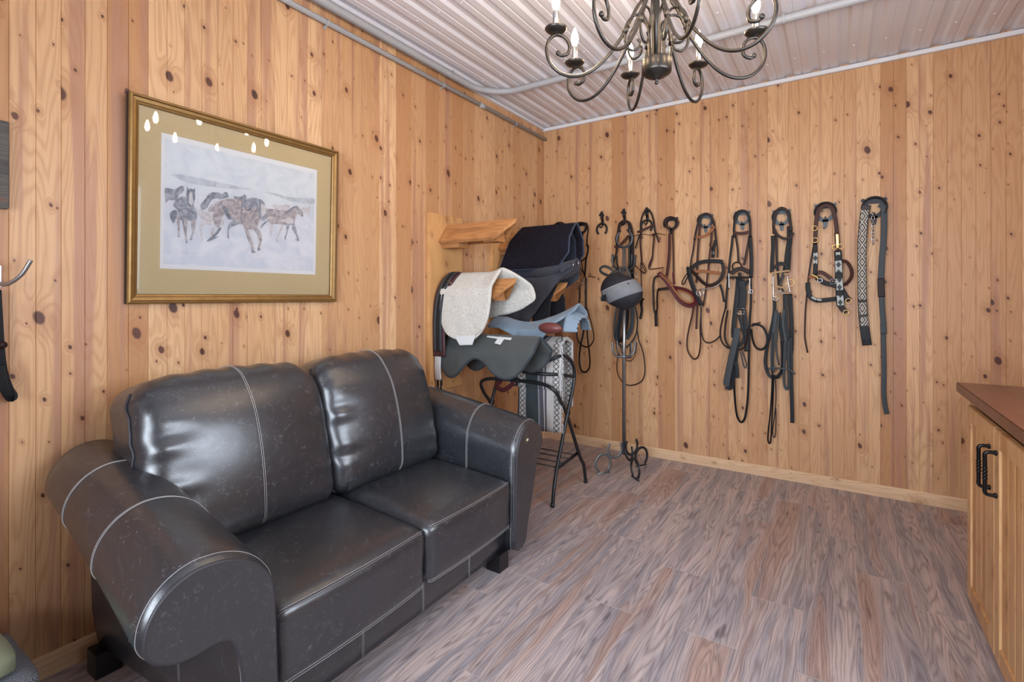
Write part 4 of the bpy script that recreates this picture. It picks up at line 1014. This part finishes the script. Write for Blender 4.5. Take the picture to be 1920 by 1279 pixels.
t = tack('bridle', 3, [
 ('headpiece', 3, [(316,350),(308,280),(304,215),(315,175),(350,160),(385,175),(395,215),(388,280),(385,350)], 13, 'st_dkbrown', 34),
 ('cheek_strap', 3, [(314,330),(306,400),(312,450),(318,520),(330,580)], 15, 'st_black', 32), ('cheek_strap', 3, [(388,330),(394,380),(378,460),(372,540),(368,600)], 15, 'st_black', 32),
 ('browband', 3, [(318,450),(345,465),(378,440)], 13, 'st_black', 40), ('throat_latch', 3, [(316,355),(332,430),(350,520),(365,590)], 8, 'st_dkbrown', 36),
 ('cheek_strap', 3, [(322,500),(345,545),(368,560)], 9, 'st_black', 40),
 ('rein', 3, [(326,660),(326,760),(318,880),(306,980),(308,1080),(345,1140),(400,1152),(438,1100),(436,1030),(408,920),(380,830),(370,700)], 13, 'st_dkbrown', 34, 35),
 ('rein', 3, [(378,600),(376,720),(374,880),(360,1020),(338,1130),(325,1230),(330,1310),(350,1350),(385,1350),(408,1300),(405,1200),(392,1100),(384,980),(376,860)], 15, 'st_black', 42, 25),
 ('keeper', 3, [(395,590),(420,592),(452,598)], 7, 'st_dkbrown', 46), ('bit', 3, [(345,610),(352,645),(330,668),(310,690)], -4.5, 'chrome', 50)],
 'thin dark brown bridle beside the quilted pad with silver bit rings', 'bridle')
ringpart(t, 3, 316, 622, 26); ringpart(t, 3, 368, 620, 26)
t = tack('bridle', 3, [
 ('headpiece', 3, [(625,380),(628,300),(636,230),(652,175),(690,150),(728,170),(746,235),(752,320),(752,430),(752,560)], 22, 'st_dkbrown', 40),
 ('browband', 3, [(605,352),(640,350),(680,310),(722,262)], 20, 'st_brown', 50), ('cheek_strap', 3, [(628,330),(622,400),(604,460),(598,520)], 18, 'st_dkbrown', 46), ('cheek_strap', 3, [(735,260),(742,380),(738,500),(750,600),(770,690)], 30, 'st_black', 44),
 ('cheek_strap', 3, [(720,350),(722,450),(716,560),(722,640)], 14, 'st_olive', 54), ('throat_latch', 3, [(715,500),(760,495),(800,530),(850,560),(858,535),(830,480)], 6, 'st_dkbrown', 44),
 ('noseband', 3, [(760,620),(790,720),(815,800),(825,860),(812,930)], 20, 'st_black', 34, 20),
 ('rein', 3, [(626,820),(606,950),(606,1070),(640,1130),(680,1160),(730,1130),(778,1050),(790,940),(772,830)], 16, 'st_grey', 50, 35),
 ('rein', 3, [(655,820),(632,960),(622,1080),(650,1110),(700,1000),(716,900),(712,820)], 20, 'st_char', 58, 25), ('rein', 3, [(668,820),(650,950),(640,1070),(670,1110)], 30, 'st_char', 46), ('rein', 3, [(745,810),(752,900),(740,1010),(700,1090)], 34, 'st_grey', 44),
 ('rein', 3, [(690,830),(700,940),(690,1060)], 30, 'st_char', 40), ('rein', 3, [(785,1000),(800,1100),(830,1180),(845,1270),(848,1360),(820,1430),(750,1460),(690,1450),(645,1400),(625,1330),(630,1240),(642,1190)], 9, 'st_dkbrown', 40, 30),
 ('rein', 3, [(650,1130),(665,1200),(700,1260),(745,1260),(775,1200),(785,1120)], 6, 'st_dkbrown', 46, 30), ('rein', 3, [(735,1150),(732,1200),(733,1245)], 14, 'st_char', 48)],
 'bridle with bundled grey reins hanging behind the horseshoe stand and helmet', 'bridle')
ringpart(t, 3, 752, 595, 34, y0=-.10, rad=.0035)
t = tack('bridle', 3, [
 ('headpiece', 3, [(822,290),(815,210),(820,140),(838,85),(868,52),(900,85),(920,150),(930,230)], 14, 'st_dkbrown', 40),
 ('browband', 3, [(788,237),(850,212),(925,175)], 18, 'st_brown', 50), ('cheek_strap', 3, [(812,262),(815,360),(822,440),(822,500)], 15, 'st_brown', 42), ('cheek_strap', 3, [(925,245),(916,350),(908,440),(890,500),(885,520)], 15, 'st_brown', 42),
 ('throat_latch', 3, [(740,278),(790,258),(850,252),(890,260),(940,245),(1012,258)], 5, 'st_dkbrown', 46), ('strap_end', 3, [(806,258),(790,310),(774,366)], 11, 'st_black', 48), ('strap_end', 3, [(930,230),(945,270),(962,318)], 13, 'st_dkbrown', 48),
 ('noseband', 3, [(822,470),(835,520),(856,555),(835,565),(800,530),(768,505)], 7, 'st_brown', 46, 30), ('noseband', 3, [(905,440),(880,500),(884,530),(930,528),(1000,520)], 8, 'st_brown', 46, 30),
 ('rein', 3, [(816,480),(820,600),(824,700),(828,775)], 8, 'st_dkbrown', 38), ('rein', 3, [(828,775),(822,860),(808,930)], 13, 'st_dkbrown', 38), ('knob', 3, [(820,775),(842,772)], -9, 'st_dkbrown', 40)],
 'slim brown bridle spread open on the horse head hook right of the stand', 'bridle')
t = tack('breastplate', 4, [
 ('neck_strap', 4, [(300,575),(314,480),(320,350),(322,230),(300,190),(290,150),(320,122),(370,125),(392,160),(370,205),(348,230),(350,350),(352,470),(354,570)], 12, 'st_brown', 40),
 ('neck_strap', 4, [(322,250),(320,380),(310,500),(298,590)], 20, 'st_red', 36), ('neck_strap', 4, [(352,560),(354,610),(358,655)], 17, 'st_red', 38),
 ('chest_pad', 4, [(232,560),(290,620),(345,700),(395,775),(450,815),(505,822),(530,785),(505,735),(445,700),(380,685),(330,680)], 34, 'st_red', 62, 18),
 ('pad_lining', 4, [(245,570),(305,625),(360,700),(410,765),(460,798),(500,798),(512,775),(490,740),(440,712),(380,700)], 12, 'st_tan', 68, 18),
 ('chest_strap', 4, [(520,770),(480,720),(400,690),(320,685),(232,695)], 22, 'st_dkbrown', 50), ('girth_strap', 4, [(240,585),(205,600),(192,650),(192,740),(196,840),(208,890),(222,850),(222,760),(228,700),(245,690)], 16, 'st_dkbrown', 52, 30),
 ('strap_end', 4, [(212,860),(214,920),(215,990)], 25, 'st_dkbrown', 46)],
 'red-brown padded leather breastplate looped over a bracket', 'breastplate')
t = tack('bridle', 4, [
 ('headpiece', 4, [(520,300),(535,225),(555,150),(575,105),(612,88),(650,105),(675,160),(688,250),(696,340)], 16, 'st_dkbrown', 48),
 ('browband', 4, [(530,272),(580,275),(640,240),(682,190)], 17, 'st_tan', 58), ('cheek_strap', 4, [(525,260),(512,370),(495,460),(486,530)], 11, 'st_dkbrown', 44), ('cheek_strap', 4, [(566,170),(556,280),(546,420),(542,540),(536,640)], 16, 'st_brown', 42),
 ('cheek_strap', 4, [(662,190),(654,300),(640,440),(625,580),(612,700),(590,830)], 13, 'st_brown', 42), ('cheek_strap', 4, [(692,300),(676,360),(668,440)], 22, 'st_black', 52), ('throat_latch', 4, [(675,200),(695,300),(706,380),(702,440)], 10, 'st_dkbrown', 44),
 ('noseband', 4, [(500,525),(540,490),(600,472),(680,468),(748,474)], 28, 'st_black', 66), ('noseband', 4, [(742,480),(752,540),(735,600),(700,640),(640,662),(590,640),(540,590),(495,540),(458,520)], 24, 'st_dkbrown', 60, 15), ('noseband', 4, [(515,552),(580,548),(650,555),(738,568)], 22, 'st_tan', 50),
 ('flash_strap', 4, [(472,520),(485,600),(515,690),(550,770),(580,820)], 32, 'st_black', 58), ('flash_strap', 4, [(478,570),(450,625),(430,655),(420,640),(445,590),(470,560)], 9, 'st_black', 66, 30),
 ('bit', 4, [(562,695),(620,690),(670,678),(722,650)], -5, 'chrome', 64), ('bit', 4, [(560,700),(572,750)], -5, 'chrome', 60), ('cheek_strap', 4, [(725,655),(745,720),(758,795)], 15, 'st_black', 54),
 ('rein', 4, [(515,830),(500,910),(476,1010),(462,1100),(466,1180),(500,1240),(530,1250),(556,1215),(570,1120),(566,1010),(572,900),(575,830)], 12, 'st_brown', 44, 30),
 ('rein', 4, [(575,830),(572,920),(575,1030),(595,1100),(635,1122),(690,1100),(730,1060)], 10, 'st_char', 50, 30), ('rein', 4, [(548,780),(540,900),(536,1010)], 14, 'st_brown', 40)],
 'brown and black bridle with tan browband and padded noseband', 'bridle')
ringpart(t, 4, 566, 720, 26, y0=-.085); buckle(t, 4, 668, 400, 14, 18, -.085)
t = tack('bridle', 4, [
 ('headpiece', 4, [(838,280),(838,190),(850,110),(880,72),(905,64),(935,75),(958,115),(966,190),(966,270)], 16, 'st_black', 50),
 ('browband', 4, [(830,238),(870,246),(920,244),(970,232)], 22, 'st_brown', 58), ('cheek_strap', 4, [(826,262),(818,340),(806,440),(796,540),(786,640),(776,760),(770,850)], 15, 'st_black', 44), ('cheek_strap', 4, [(850,262),(866,370),(872,480)], 14, 'st_dkbrown', 42),
 ('cheek_strap', 4, [(962,262),(944,360),(924,460),(915,500)], 14, 'st_dkbrown', 42), ('cheek_strap', 4, [(966,270),(972,380),(976,480),(972,600)], 24, 'st_black', 46),
 ('noseband', 4, [(812,570),(850,540),(900,530),(958,560)], 30, 'st_dkbrown', 66), ('noseband', 4, [(838,550),(824,510),(845,480),(880,482),(898,510),(905,540)], 11, 'st_dkbrown', 60, 25),
 ('bit', 4, [(788,600),(850,597),(965,600)], -8, 'st_char', 70), ('bit_shank', 4, [(795,560),(796,620),(797,690)], -4, 'chrome', 74), ('bit_shank', 4, [(964,600),(962,660),(968,730)], -4, 'chrome', 74),
 ('girth_strap', 4, [(872,600),(862,740),(846,880),(834,1000),(834,1080)], 32, 'st_char', 44), ('girth_strap', 4, [(892,620),(905,700),(905,780),(892,860)], 50, 'st_char', 52), ('girth_strap', 4, [(880,560),(890,610),(920,660),(950,620)], 22, 'st_black', 48),
 ('girth_strap', 'L', [(392,-120),(385,-40),(355,90),(325,230),(300,360),(300,400)], 42, 'st_grey', 62), ('girth_strap', 'L', [(300,400),(320,420),(345,400),(352,320),(370,200),(390,60),(395,-80)], 34, 'st_char', 54, 15),
 ('girth_strap', 4, [(915,860),(928,960),(936,1080),(936,1190)], 30, 'st_char', 50), ('girth_strap', 4, [(880,900),(905,1010),(920,1080),(880,1150)], 22, 'st_char', 46),
 ('rein', 4, [(968,600),(972,700),(970,820),(962,950),(958,1100),(956,1260),(950,1500),(938,1640),(920,1730),(890,1755),(860,1700),(845,1580),(838,1450),(842,1350)], 15, 'st_black', 44, 20),
 ('rein', 4, [(772,830),(745,930),(727,1030),(738,1110),(785,1160),(830,1165)], 12, 'st_dkbrown', 44, 30), ('rein', 4, [(786,860),(768,980),(764,1080),(796,1150),(860,1178),(915,1160),(940,1100),(945,1010)], 14, 'st_dkbrown', 50, 30),
 ('rein', 4, [(975,985),(1020,975),(1070,1000),(1102,1070),(1096,1140),(1055,1175),(1010,1155),(985,1090),(975,1010)], 16, 'st_char', 52, 30), ('strap_end', 4, [(985,970),(1020,966),(1050,958)], 9, 'st_black', 58),
 ('strap_end', 'L', [(425,100),(440,170),(455,225),(472,240),(478,200),(455,130),(440,90)], 9, 'st_grey', 60, 30), ('girth_strap', 'L', [(380,180),(392,260),(395,330)], 28, 'st_char', 50)],
 'black double bridle bundled with a grey girth and square silver buckle', 'bridle')
buckle(t, 4, 890, 868, 44, 38, -.095); ringpart(t, 4, 968, 712, 14, y0=-.085, name='curb_ring'); ringpart(t, 4, 788, 600, 12, y0=-.085, mt='iron')
t = tack('bridle', 5, [
 ('headpiece', 5, [(560,250),(556,170),(566,100),(590,58),(622,44),(656,60),(680,105),(692,180),(690,230)], 18, 'st_dkbrown', 50),
 ('browband', 5, [(556,205),(585,255),(640,288),(692,278),(712,240)], 18, 'st_dkbrown', 60), ('cheek_strap', 5, [(550,265),(552,360),(546,460),(542,560)], 24, 'st_black', 44), ('cheek_strap', 5, [(570,215),(580,330),(582,450),(590,560),(598,660)], 15, 'st_dkbrown', 42),
 ('cheek_strap', 5, [(685,190),(684,300),(670,400),(660,500),(652,560)], 34, 'st_black', 44), ('cheek_strap', 5, [(694,220),(690,330),(688,430),(680,540)], 14, 'st_black', 52), ('throat_latch', 5, [(672,320),(660,430),(632,560),(610,650)], 14, 'st_olive', 40),
 ('noseband', 5, [(572,530),(590,495),(625,488),(655,505),(664,540)], 24, 'st_black', 62), ('noseband', 5, [(542,562),(590,556),(630,550),(684,544)], 12, 'st_rope', 70), ('noseband', 5, [(538,658),(590,674),(645,680)], 13, 'st_rope', 68), ('chin_strap', 5, [(640,580),(615,640),(598,700)], 14, 'st_olive', 58), ('chin_strap', 5, [(595,590),(620,680),(640,720)], 12, 'st_black', 54),
 ('bit_shank', 5, [(552,580),(553,680),(556,765)], -5, 'chrome', 74), ('bit_shank', 5, [(664,580),(676,660),(690,725)], -5, 'chrome', 74),
 ('rein', 5, [(562,770),(562,870),(545,980),(515,1100),(494,1220),(492,1300),(520,1380),(560,1400),(600,1380),(640,1310)], 22, 'st_char', 48, 15), ('rein', 5, [(580,860),(566,960),(552,1080),(545,1250),(552,1360)], 24, 'st_grey', 52), ('rein', 5, [(600,880),(612,1000),(626,1120),(632,1240),(636,1370)], 20, 'st_black', 46),
 ('rein', 5, [(600,870),(590,1000),(575,1150),(600,1300)], 12, 'st_grey', 58, 20), ('rein', 5, [(650,730),(652,850),(655,980),(675,1100),(700,1180)], 28, 'st_char', 48), ('rein', 5, [(688,730),(694,860),(700,1000),(700,1130),(690,1250)], 26, 'st_black', 44), ('rein', 5, [(640,860),(632,960),(650,1080),(676,1180),(660,1260)], 18, 'st_grey', 56, 10), ('rein', 5, [(572,780),(600,740),(610,820),(598,880)], 12, 'st_rope', 66),
 ('rein', 'L', [(722,-80),(718,100),(712,300),(704,480),(692,650),(674,820),(672,890),(684,920),(698,890),(704,780),(710,640),(718,480),(722,300)], 10, 'st_black', 44, 25), ('rein', 'L', [(735,300),(742,400),(744,520),(735,640),(716,780),(716,840),(728,866),(740,830),(744,700),(742,600)], 6, 'st_char', 48, 25),
 ('rein', 'L', [(790,0),(795,100),(795,200),(785,290),(762,330),(745,315)], 12, 'st_char', 50, 25), ('rein', 'L', [(828,0),(820,150),(815,300),(822,400),(840,432),(856,400),(858,280),(852,120),(856,0)], 17, 'st_grey', 56, 20), ('rein', 'L', [(872,-40),(878,150),(880,350),(886,520),(890,660),(890,735)], 24, 'st_char', 44),
 ('knot_strap', 'L', [(670,250),(720,240),(780,245),(850,250),(885,270),(916,296)], 12, 'st_grey', 70)],
 'black double bridle with two rope-coloured nosebands and very long reins', 'bridle')
ringpart(t, 5, 572, 768, 14, y0=-.09); ringpart(t, 5, 690, 640, 22, y0=-.09, mt='brass', name='brass_ring')
def chain(t, P, link=.011, r=.0016, mt='chrome', name='curb_chain'):
    mb = MB(); P = spline(P, 12); acc = 0; k = 0; last = P[0]
    for p in P[1:]:
        if (p-last).length >= link*.8:
            d = (p-last).normalized(); c = (p+last)/2; S_ = d.cross(Vector((0,1,0))) if k % 2 else Vector((0,1,0)); S_.normalize()
            mb.tube([c + d*link*.62*math.cos(R(a)) + S_*link*.38*math.sin(R(a)) for a in range(0, 360, 40)], r, 5, closed=True); last = p; k += 1
    mb.build(name, M[mt], t)
chain(t, W(5, [(568,705),(590,722),(620,722),(650,705),(672,690)], -.088))
# beaded halter
def bead(name, c1, c2, k, ax='Z', dx=0):
    t = NT(name); sx = t.n('ShaderNodeSeparateXYZ'); t.set(sx.inputs[0], t.co()); x, z = sx.outputs['X'], sx.outputs['Z']
    a = t.math('DIVIDE', t.math('ABSOLUTE', t.math('SUBTRACT', x, dx)), .016); p = t.math('DIVIDE', t.math('PINGPONG', z, k), k)
    d = t.math('ADD', a, p)
    r1 = t.math('LESS_THAN', d, .85)
    sq = t.n('ShaderNodeTexChecker'); sq.inputs['Scale'].default_value = 380; t.set(sq.inputs['Vector'], t.co())
    col = t.mix(r1, lin(c1), lin(c2)); t.bump(sq.outputs['Fac'], .4, .001)
    return t.out(col, .6)
t = tack('halter', 5, [
 ('crown_strap', 5, [(888,330),(892,230),(900,130),(920,55),(970,22),(1020,40),(1045,110),(1058,190),(1064,260)], 24, 'st_brown', 54),
 ('cheek_strap', 5, [(888,330),(890,400),(892,480),(888,580)], 26, 'st_black', 46), ('lead_rope', 5, [(882,320),(862,430),(840,560),(826,700),(812,850),(806,1000),(808,1090),(828,1200)], 10, 'st_dkbrown', 40),
 ('name_plate', 5, [(1064,250),(1066,300),(1068,365)], 17, 'brass', 66), ('crown_strap', 5, [(1060,240),(1066,310),(1072,400)], 28, 'st_brown', 56), ('cheek_strap', 5, [(1070,385),(1076,500),(1080,640),(1086,760),(1092,830)], 42, 'st_black', 56),
 ('throat_strap', 5, [(1095,465),(1140,475),(1175,530),(1178,590),(1145,640),(1105,662)], 22, 'st_brown', 46, 25), ('chin_strap', 5, [(905,560),(940,558),(985,585),(1050,640)], 24, 'st_brown', 60), ('chin_strap', 5, [(900,600),(960,640),(1020,655),(1075,672)], 30, 'st_black', 66),
 ('noseband', 5, [(830,640),(832,700),(852,755),(900,780),(960,780),(1062,768)], 28, 'st_black', 46), ('throat_strap', 5, [(1050,650),(1100,700),(1130,750),(1162,786)], 36, 'st_black', 48), ('noseband', 5, [(838,600),(870,592),(905,600)], 18, 'st_tan', 56),
 ('strap_end', 5, [(1092,820),(1108,850),(1140,880)], 34, 'st_dkbrown', 58), ('snap_hook', 5, [(855,575),(895,590),(915,612)], -5, 'brass', 74), ('snap_hook', 5, [(915,610),(940,610),(945,630),(915,636),(908,615)], -2.6, 'chrome', 78)],
 'brown halter with black and white beaded cheek pieces and brass plate', 'halter')
bw_ = W(5, [(1080, 600)], -.06)[0]
for (pts, wd, y0) in (([(1072,465),(1076,500),(1078,560)], 36, -.072), ([(1080,608),(1083,650),(1086,700)], 36, -.076), ([(1086,742),(1090,780),(1093,822)], 36, -.080), ([(1070,395),(1072,420)], 24, -.070), ([(892,400),(891,440),(888,490)], 24, -.058), ([(860,755),(900,775),(940,778)], 12, -.068)):
    P = spline(W(5, pts, y0), 5); mb = MB().strap(P, wd/1000, .003); c0 = sum((p.x for p in P))/len(P)
    px_ = c0 - t.location.x
    mb.build('beadwork', bead('bead_%d' % int(pts[0][1]), 'AEB3AF', '333838', .024, dx=px_), t)
for x, y in ((1095, 350), (1045, 355), (888, 300), (1155, 785), (1135, 878), (885, 205)): ringpart(t, 5, x, y, 15, y0=-.075, mt='brass', name='square_ring')
buckle(t, 5, 1030, 630, 26, 30, -.09)
# patterned strap with chain and long plain strap
t = tack('patterned_strap', 5, [
 ('webbing', 5, [(1300,20),(1285,90),(1272,200),(1264,320),(1262,480),(1264,640),(1266,790)], 48, 'st_olive', 52), ('webbing', 5, [(1266,780),(1272,900),(1282,990)], 50, 'st_olive', 52), ('leather_end', 5, [(1280,980),(1290,1050),(1304,1140)], 50, 'st_char', 54)],
 'long grey woven strap with white diamond pattern and leather buckle end', 'strap')
o_ = W(5, [(1264, 500)], -.06)[0]
def diam(dx):
    t = NT('diamond_weave'); sx = t.n('ShaderNodeSeparateXYZ'); t.set(sx.inputs[0], t.co()); x, z = sx.outputs['X'], sx.outputs['Z']
    a = t.math('ABSOLUTE', t.math('SUBTRACT', x, dx)); p = t.math('PINGPONG', z, .036)
    d = t.math('ADD', t.math('MULTIPLY', a, 1.7), p); m = t.math('PINGPONG', d, .012); r1 = t.math('GREATER_THAN', m, .0068)
    return t.out(t.mix(r1, lin('4E4A4A'), lin('BDB6A8')), .8)
for pts in ([(1288,60),(1276,160),(1265,300),(1262,480),(1264,640),(1266,780)], [(1266,800),(1270,860),(1274,895)], [(1278,915),(1282,950),(1286,985)]):
    P = spline(W(5, pts, -.0595), 6); c0 = W(5, [(1265, 500)], -.0595)[0].x - t.location.x
    MB().strap(P, .040, .003).build('diamond_pattern', diam(c0), t)
buckle(t, 5, 1302, 1110, 32, 34, -.066, 'iron')
t = thing('lead_chain', W(5, [(1350, 90)], -.05)[0], 'short chrome chain hanging from the rightmost bridle bracket', 'chain')
chain(t, W(5, [(1350,80),(1352,160),(1350,250),(1354,350)], -.052), .022, .003, name='links')
t = tack('leather_strap', 5, [
 ('strap', 5, [(1400,15),(1436,40),(1440,140),(1436,300),(1424,440),(1414,620)], 32, 'st_grey', 40), ('strap', 'L', [(1704,-160),(1709,-60),(1714,120),(1716,300),(1714,440),(1722,560),(1742,655)], 26, 'st_grey', 40), ('laced_section', 5, [(1414,605),(1416,680),(1420,755)], 36, 'st_dkbrown', 46), ('strap', 5, [(1420,740),(1426,860),(1434,960),(1438,1050)], 30, 'st_grey', 42)],
 'long plain grey-brown leather strap, rightmost piece of tack on the wall', 'strap')

# ------------------------------------------------------------------ base cabinet and worktop on the right
CBX = 2.650
cb = thing('base_cabinet', (2.95, -1.55, 0), 'pine base cabinet with beadboard doors and black pulls', 'cabinet')
cy0, cy1 = -2.03, -1.10
m = MB(); m.box((CBX+.02, cy0, 0), (RX-.01, cy1, .845), att=.42); m.box((CBX, cy1-.055, 0), (CBX+.02, cy1, .845), att=.2); m.box((CBX, cy0, 0), (CBX+.02, cy1-.055, .030), att=.33); m.box((CBX, cy0, .812), (CBX+.02, cy1-.055, .845), att=.15)
m.build('carcass', M['cabinet'], cb, smooth=False)
def door(y0, y1, hy, name='door'):
    "beadboard door; hy = y of its pull"
    x0, x1 = CBX-.018, CBX; z0, z1 = .034, .808; s = .062; m = MB()
    m.box((x0, y0, z0), (x1, y0+s, z1), att=.12, bev=.002); m.box((x0, y1-s, z0), (x1, y1, z1), att=.71, bev=.002)
    m.box((x0, y0+s, z0), (x1, y1-s, z0+s), att=.5, bev=.002); m.box((x0, y0+s, z1-s), (x1, y1-s, z1), att=.88, bev=.002)
    dr = m.build('door', M['cabinet'], cb, smooth=False)
    p = MB(); n = 4; wd = (y1-y0-2*s)/n
    for k in range(n):
        a = y0+s+k*wd; p.add([(x0+.010, a, z0+s), (x0+.006, a+.003, z0+s), (x0+.006, a+wd-.003, z0+s), (x0+.010, a+wd, z0+s), (x0+.010, a, z1-s), (x0+.006, a+.003, z1-s), (x0+.006, a+wd-.003, z1-s), (x0+.010, a+wd, z1-s)], [(0,1,5,4),(1,2,6,5),(2,3,7,6)], 0, .1+.13*k)
    p.build('beadboard_panel', M['cabinet'], dr, smooth=False)
    hd = MB(); za, zb = .588, .730; xx = x0-.030
    P = spline([(x0, hy, zb), (xx+.008, hy, zb), (xx, hy, zb-.008), (xx, hy, zb-.03), (xx, hy, za+.03), (xx, hy, za+.008), (xx+.008, hy, za), (x0, hy, za)], 5)
    hd.tube(P, .0062, 8); 
    for k in range(4): hd.lathe([(.004,-.005),(.0088,0),(.004,.005)], (xx, hy, .641+k*.0115), 8)
    for z in (za, zb): hd.lathe([(.009,-.001),(.009,.004),(.006,.008)], (x0-.006, hy, z), 10, axis='x')
    hd.build('pull_handle', M['black_iron'] if 'black_iron' in M else M['iron'], dr)
M['black_iron'] = plain('black_pull', '151518', .25, .4, .1)
door(-1.577, -1.158, -1.530); door(-2.002, -1.583, -1.618)
M['worktop'] = pine('worktop_wood', 'X', 'Y', '6E4030', '5C3226', .0, .28, '4A2A20', '40241C')
wt = MB().box((2.612, -2.06, .845), (RX-.005, -1.062, .885), att=.4, bev=.003).build('worktop', M['worktop'], smooth=False)
tag(wt, 'dark reddish-brown wooden worktop resting on the pine cabinet', 'worktop')

# ------------------------------------------------------------------ things at the left edge of the picture
sg_ = MB().box((.001, -3.86, 1.523), (.022, -3.433, 1.795), att=.4, bev=.002).build('weathered_board', pine('grey_barnwood', 'Z', 'Y', '6B6660', '57534F', .3, .8, '4A4644', '3C3938'), smooth=False)
tag(sg_, 'grey weathered wooden board on the left wall at the photo edge', 'board')
hk = thing('coat_hook', (0, -3.455, 1.31), 'satin metal double coat hook on the left wall', 'hook')
MB().box((0, -3.470, 1.275), (.006, -3.447, 1.350), bev=.004).build('plate', M['satin'], hk, smooth=False)
MB().tube(spline([(.004, -3.458, 1.300), (.03, -3.455, 1.288), (.055, -3.44, 1.290), (.083, -3.42, 1.315), (.098, -3.408, 1.345), (.104, -3.402, 1.362)], 6), [.006]*31, 8).build('hook_arm', M['satin'], hk)
MB().tube(spline([(.004, -3.458, 1.33), (.04, -3.475, 1.345), (.06, -3.485, 1.38)], 6), .0055, 8).build('hook_arm', M['satin'], hk)
tk = thing('hanging_strap', (.02, -3.45, 1.1), 'black leather strap end hanging below the coat hook', 'strap')
MB().strap(spline([(.02, -3.462, 1.27), (.02, -3.455, 1.10), (.02, -3.448, 1.02), (.022, -3.436, .965), (.024, -3.426, .940), (.030, -3.432, .935), (.032, -3.446, .97), (.030, -3.455, 1.04)], 6), .024, .004, N=(1,-.3,0)).build('strap', M['st_black'], tk)
MB().ball((.024, -3.45, 1.10), (.012,.014,.012)).build('stud', M['st_dkbrown'], tk)
# folded blanket bottom left
bl = thing('folded_blanket', (.15, -3.62, 0), 'pale green blanket with grey woven border on the floor, bottom left corner', 'blanket')
M['green'] = fabric('pale_green', 'B2BC9C'); M['teal'] = fabric('pale_teal', '6E8E8A')
def weave():
    t = NT('grey_weave'); sx = t.n('ShaderNodeSeparateXYZ'); t.set(sx.inputs[0], t.co()); ck = t.n('ShaderNodeTexChecker'); ck.inputs['Scale'].default_value = 260; t.set(ck.inputs['Vector'], t.co())
    ck.inputs[1].default_value = lin('B0B6BE'); ck.inputs[2].default_value = lin('6C727A'); t.bump(ck.outputs['Fac'], .6, .002); return t.out(ck.outputs[0], .9)
M['weave'] = weave()
for k, (nm, mt_, z0, z1, g_) in enumerate((('layer', 'teal', .0, .09, .0), ('layer', 'teal', .09, .165, .01), ('woven_border', 'weave', .165, .215, -.012), ('top_layer', 'green', .215, .285, .03))):
    cush(lambda p: Vector((.185, -3.69-g_, (z0+z1)/2)) + rcube(.15-g_*.6, .245, (z1-z0)/2, .022)(p) + Vector((0, 0, .006*math.sin(p[0]*5)*p[2])), (8, 12, 4)).build(nm, M[mt_], bl)
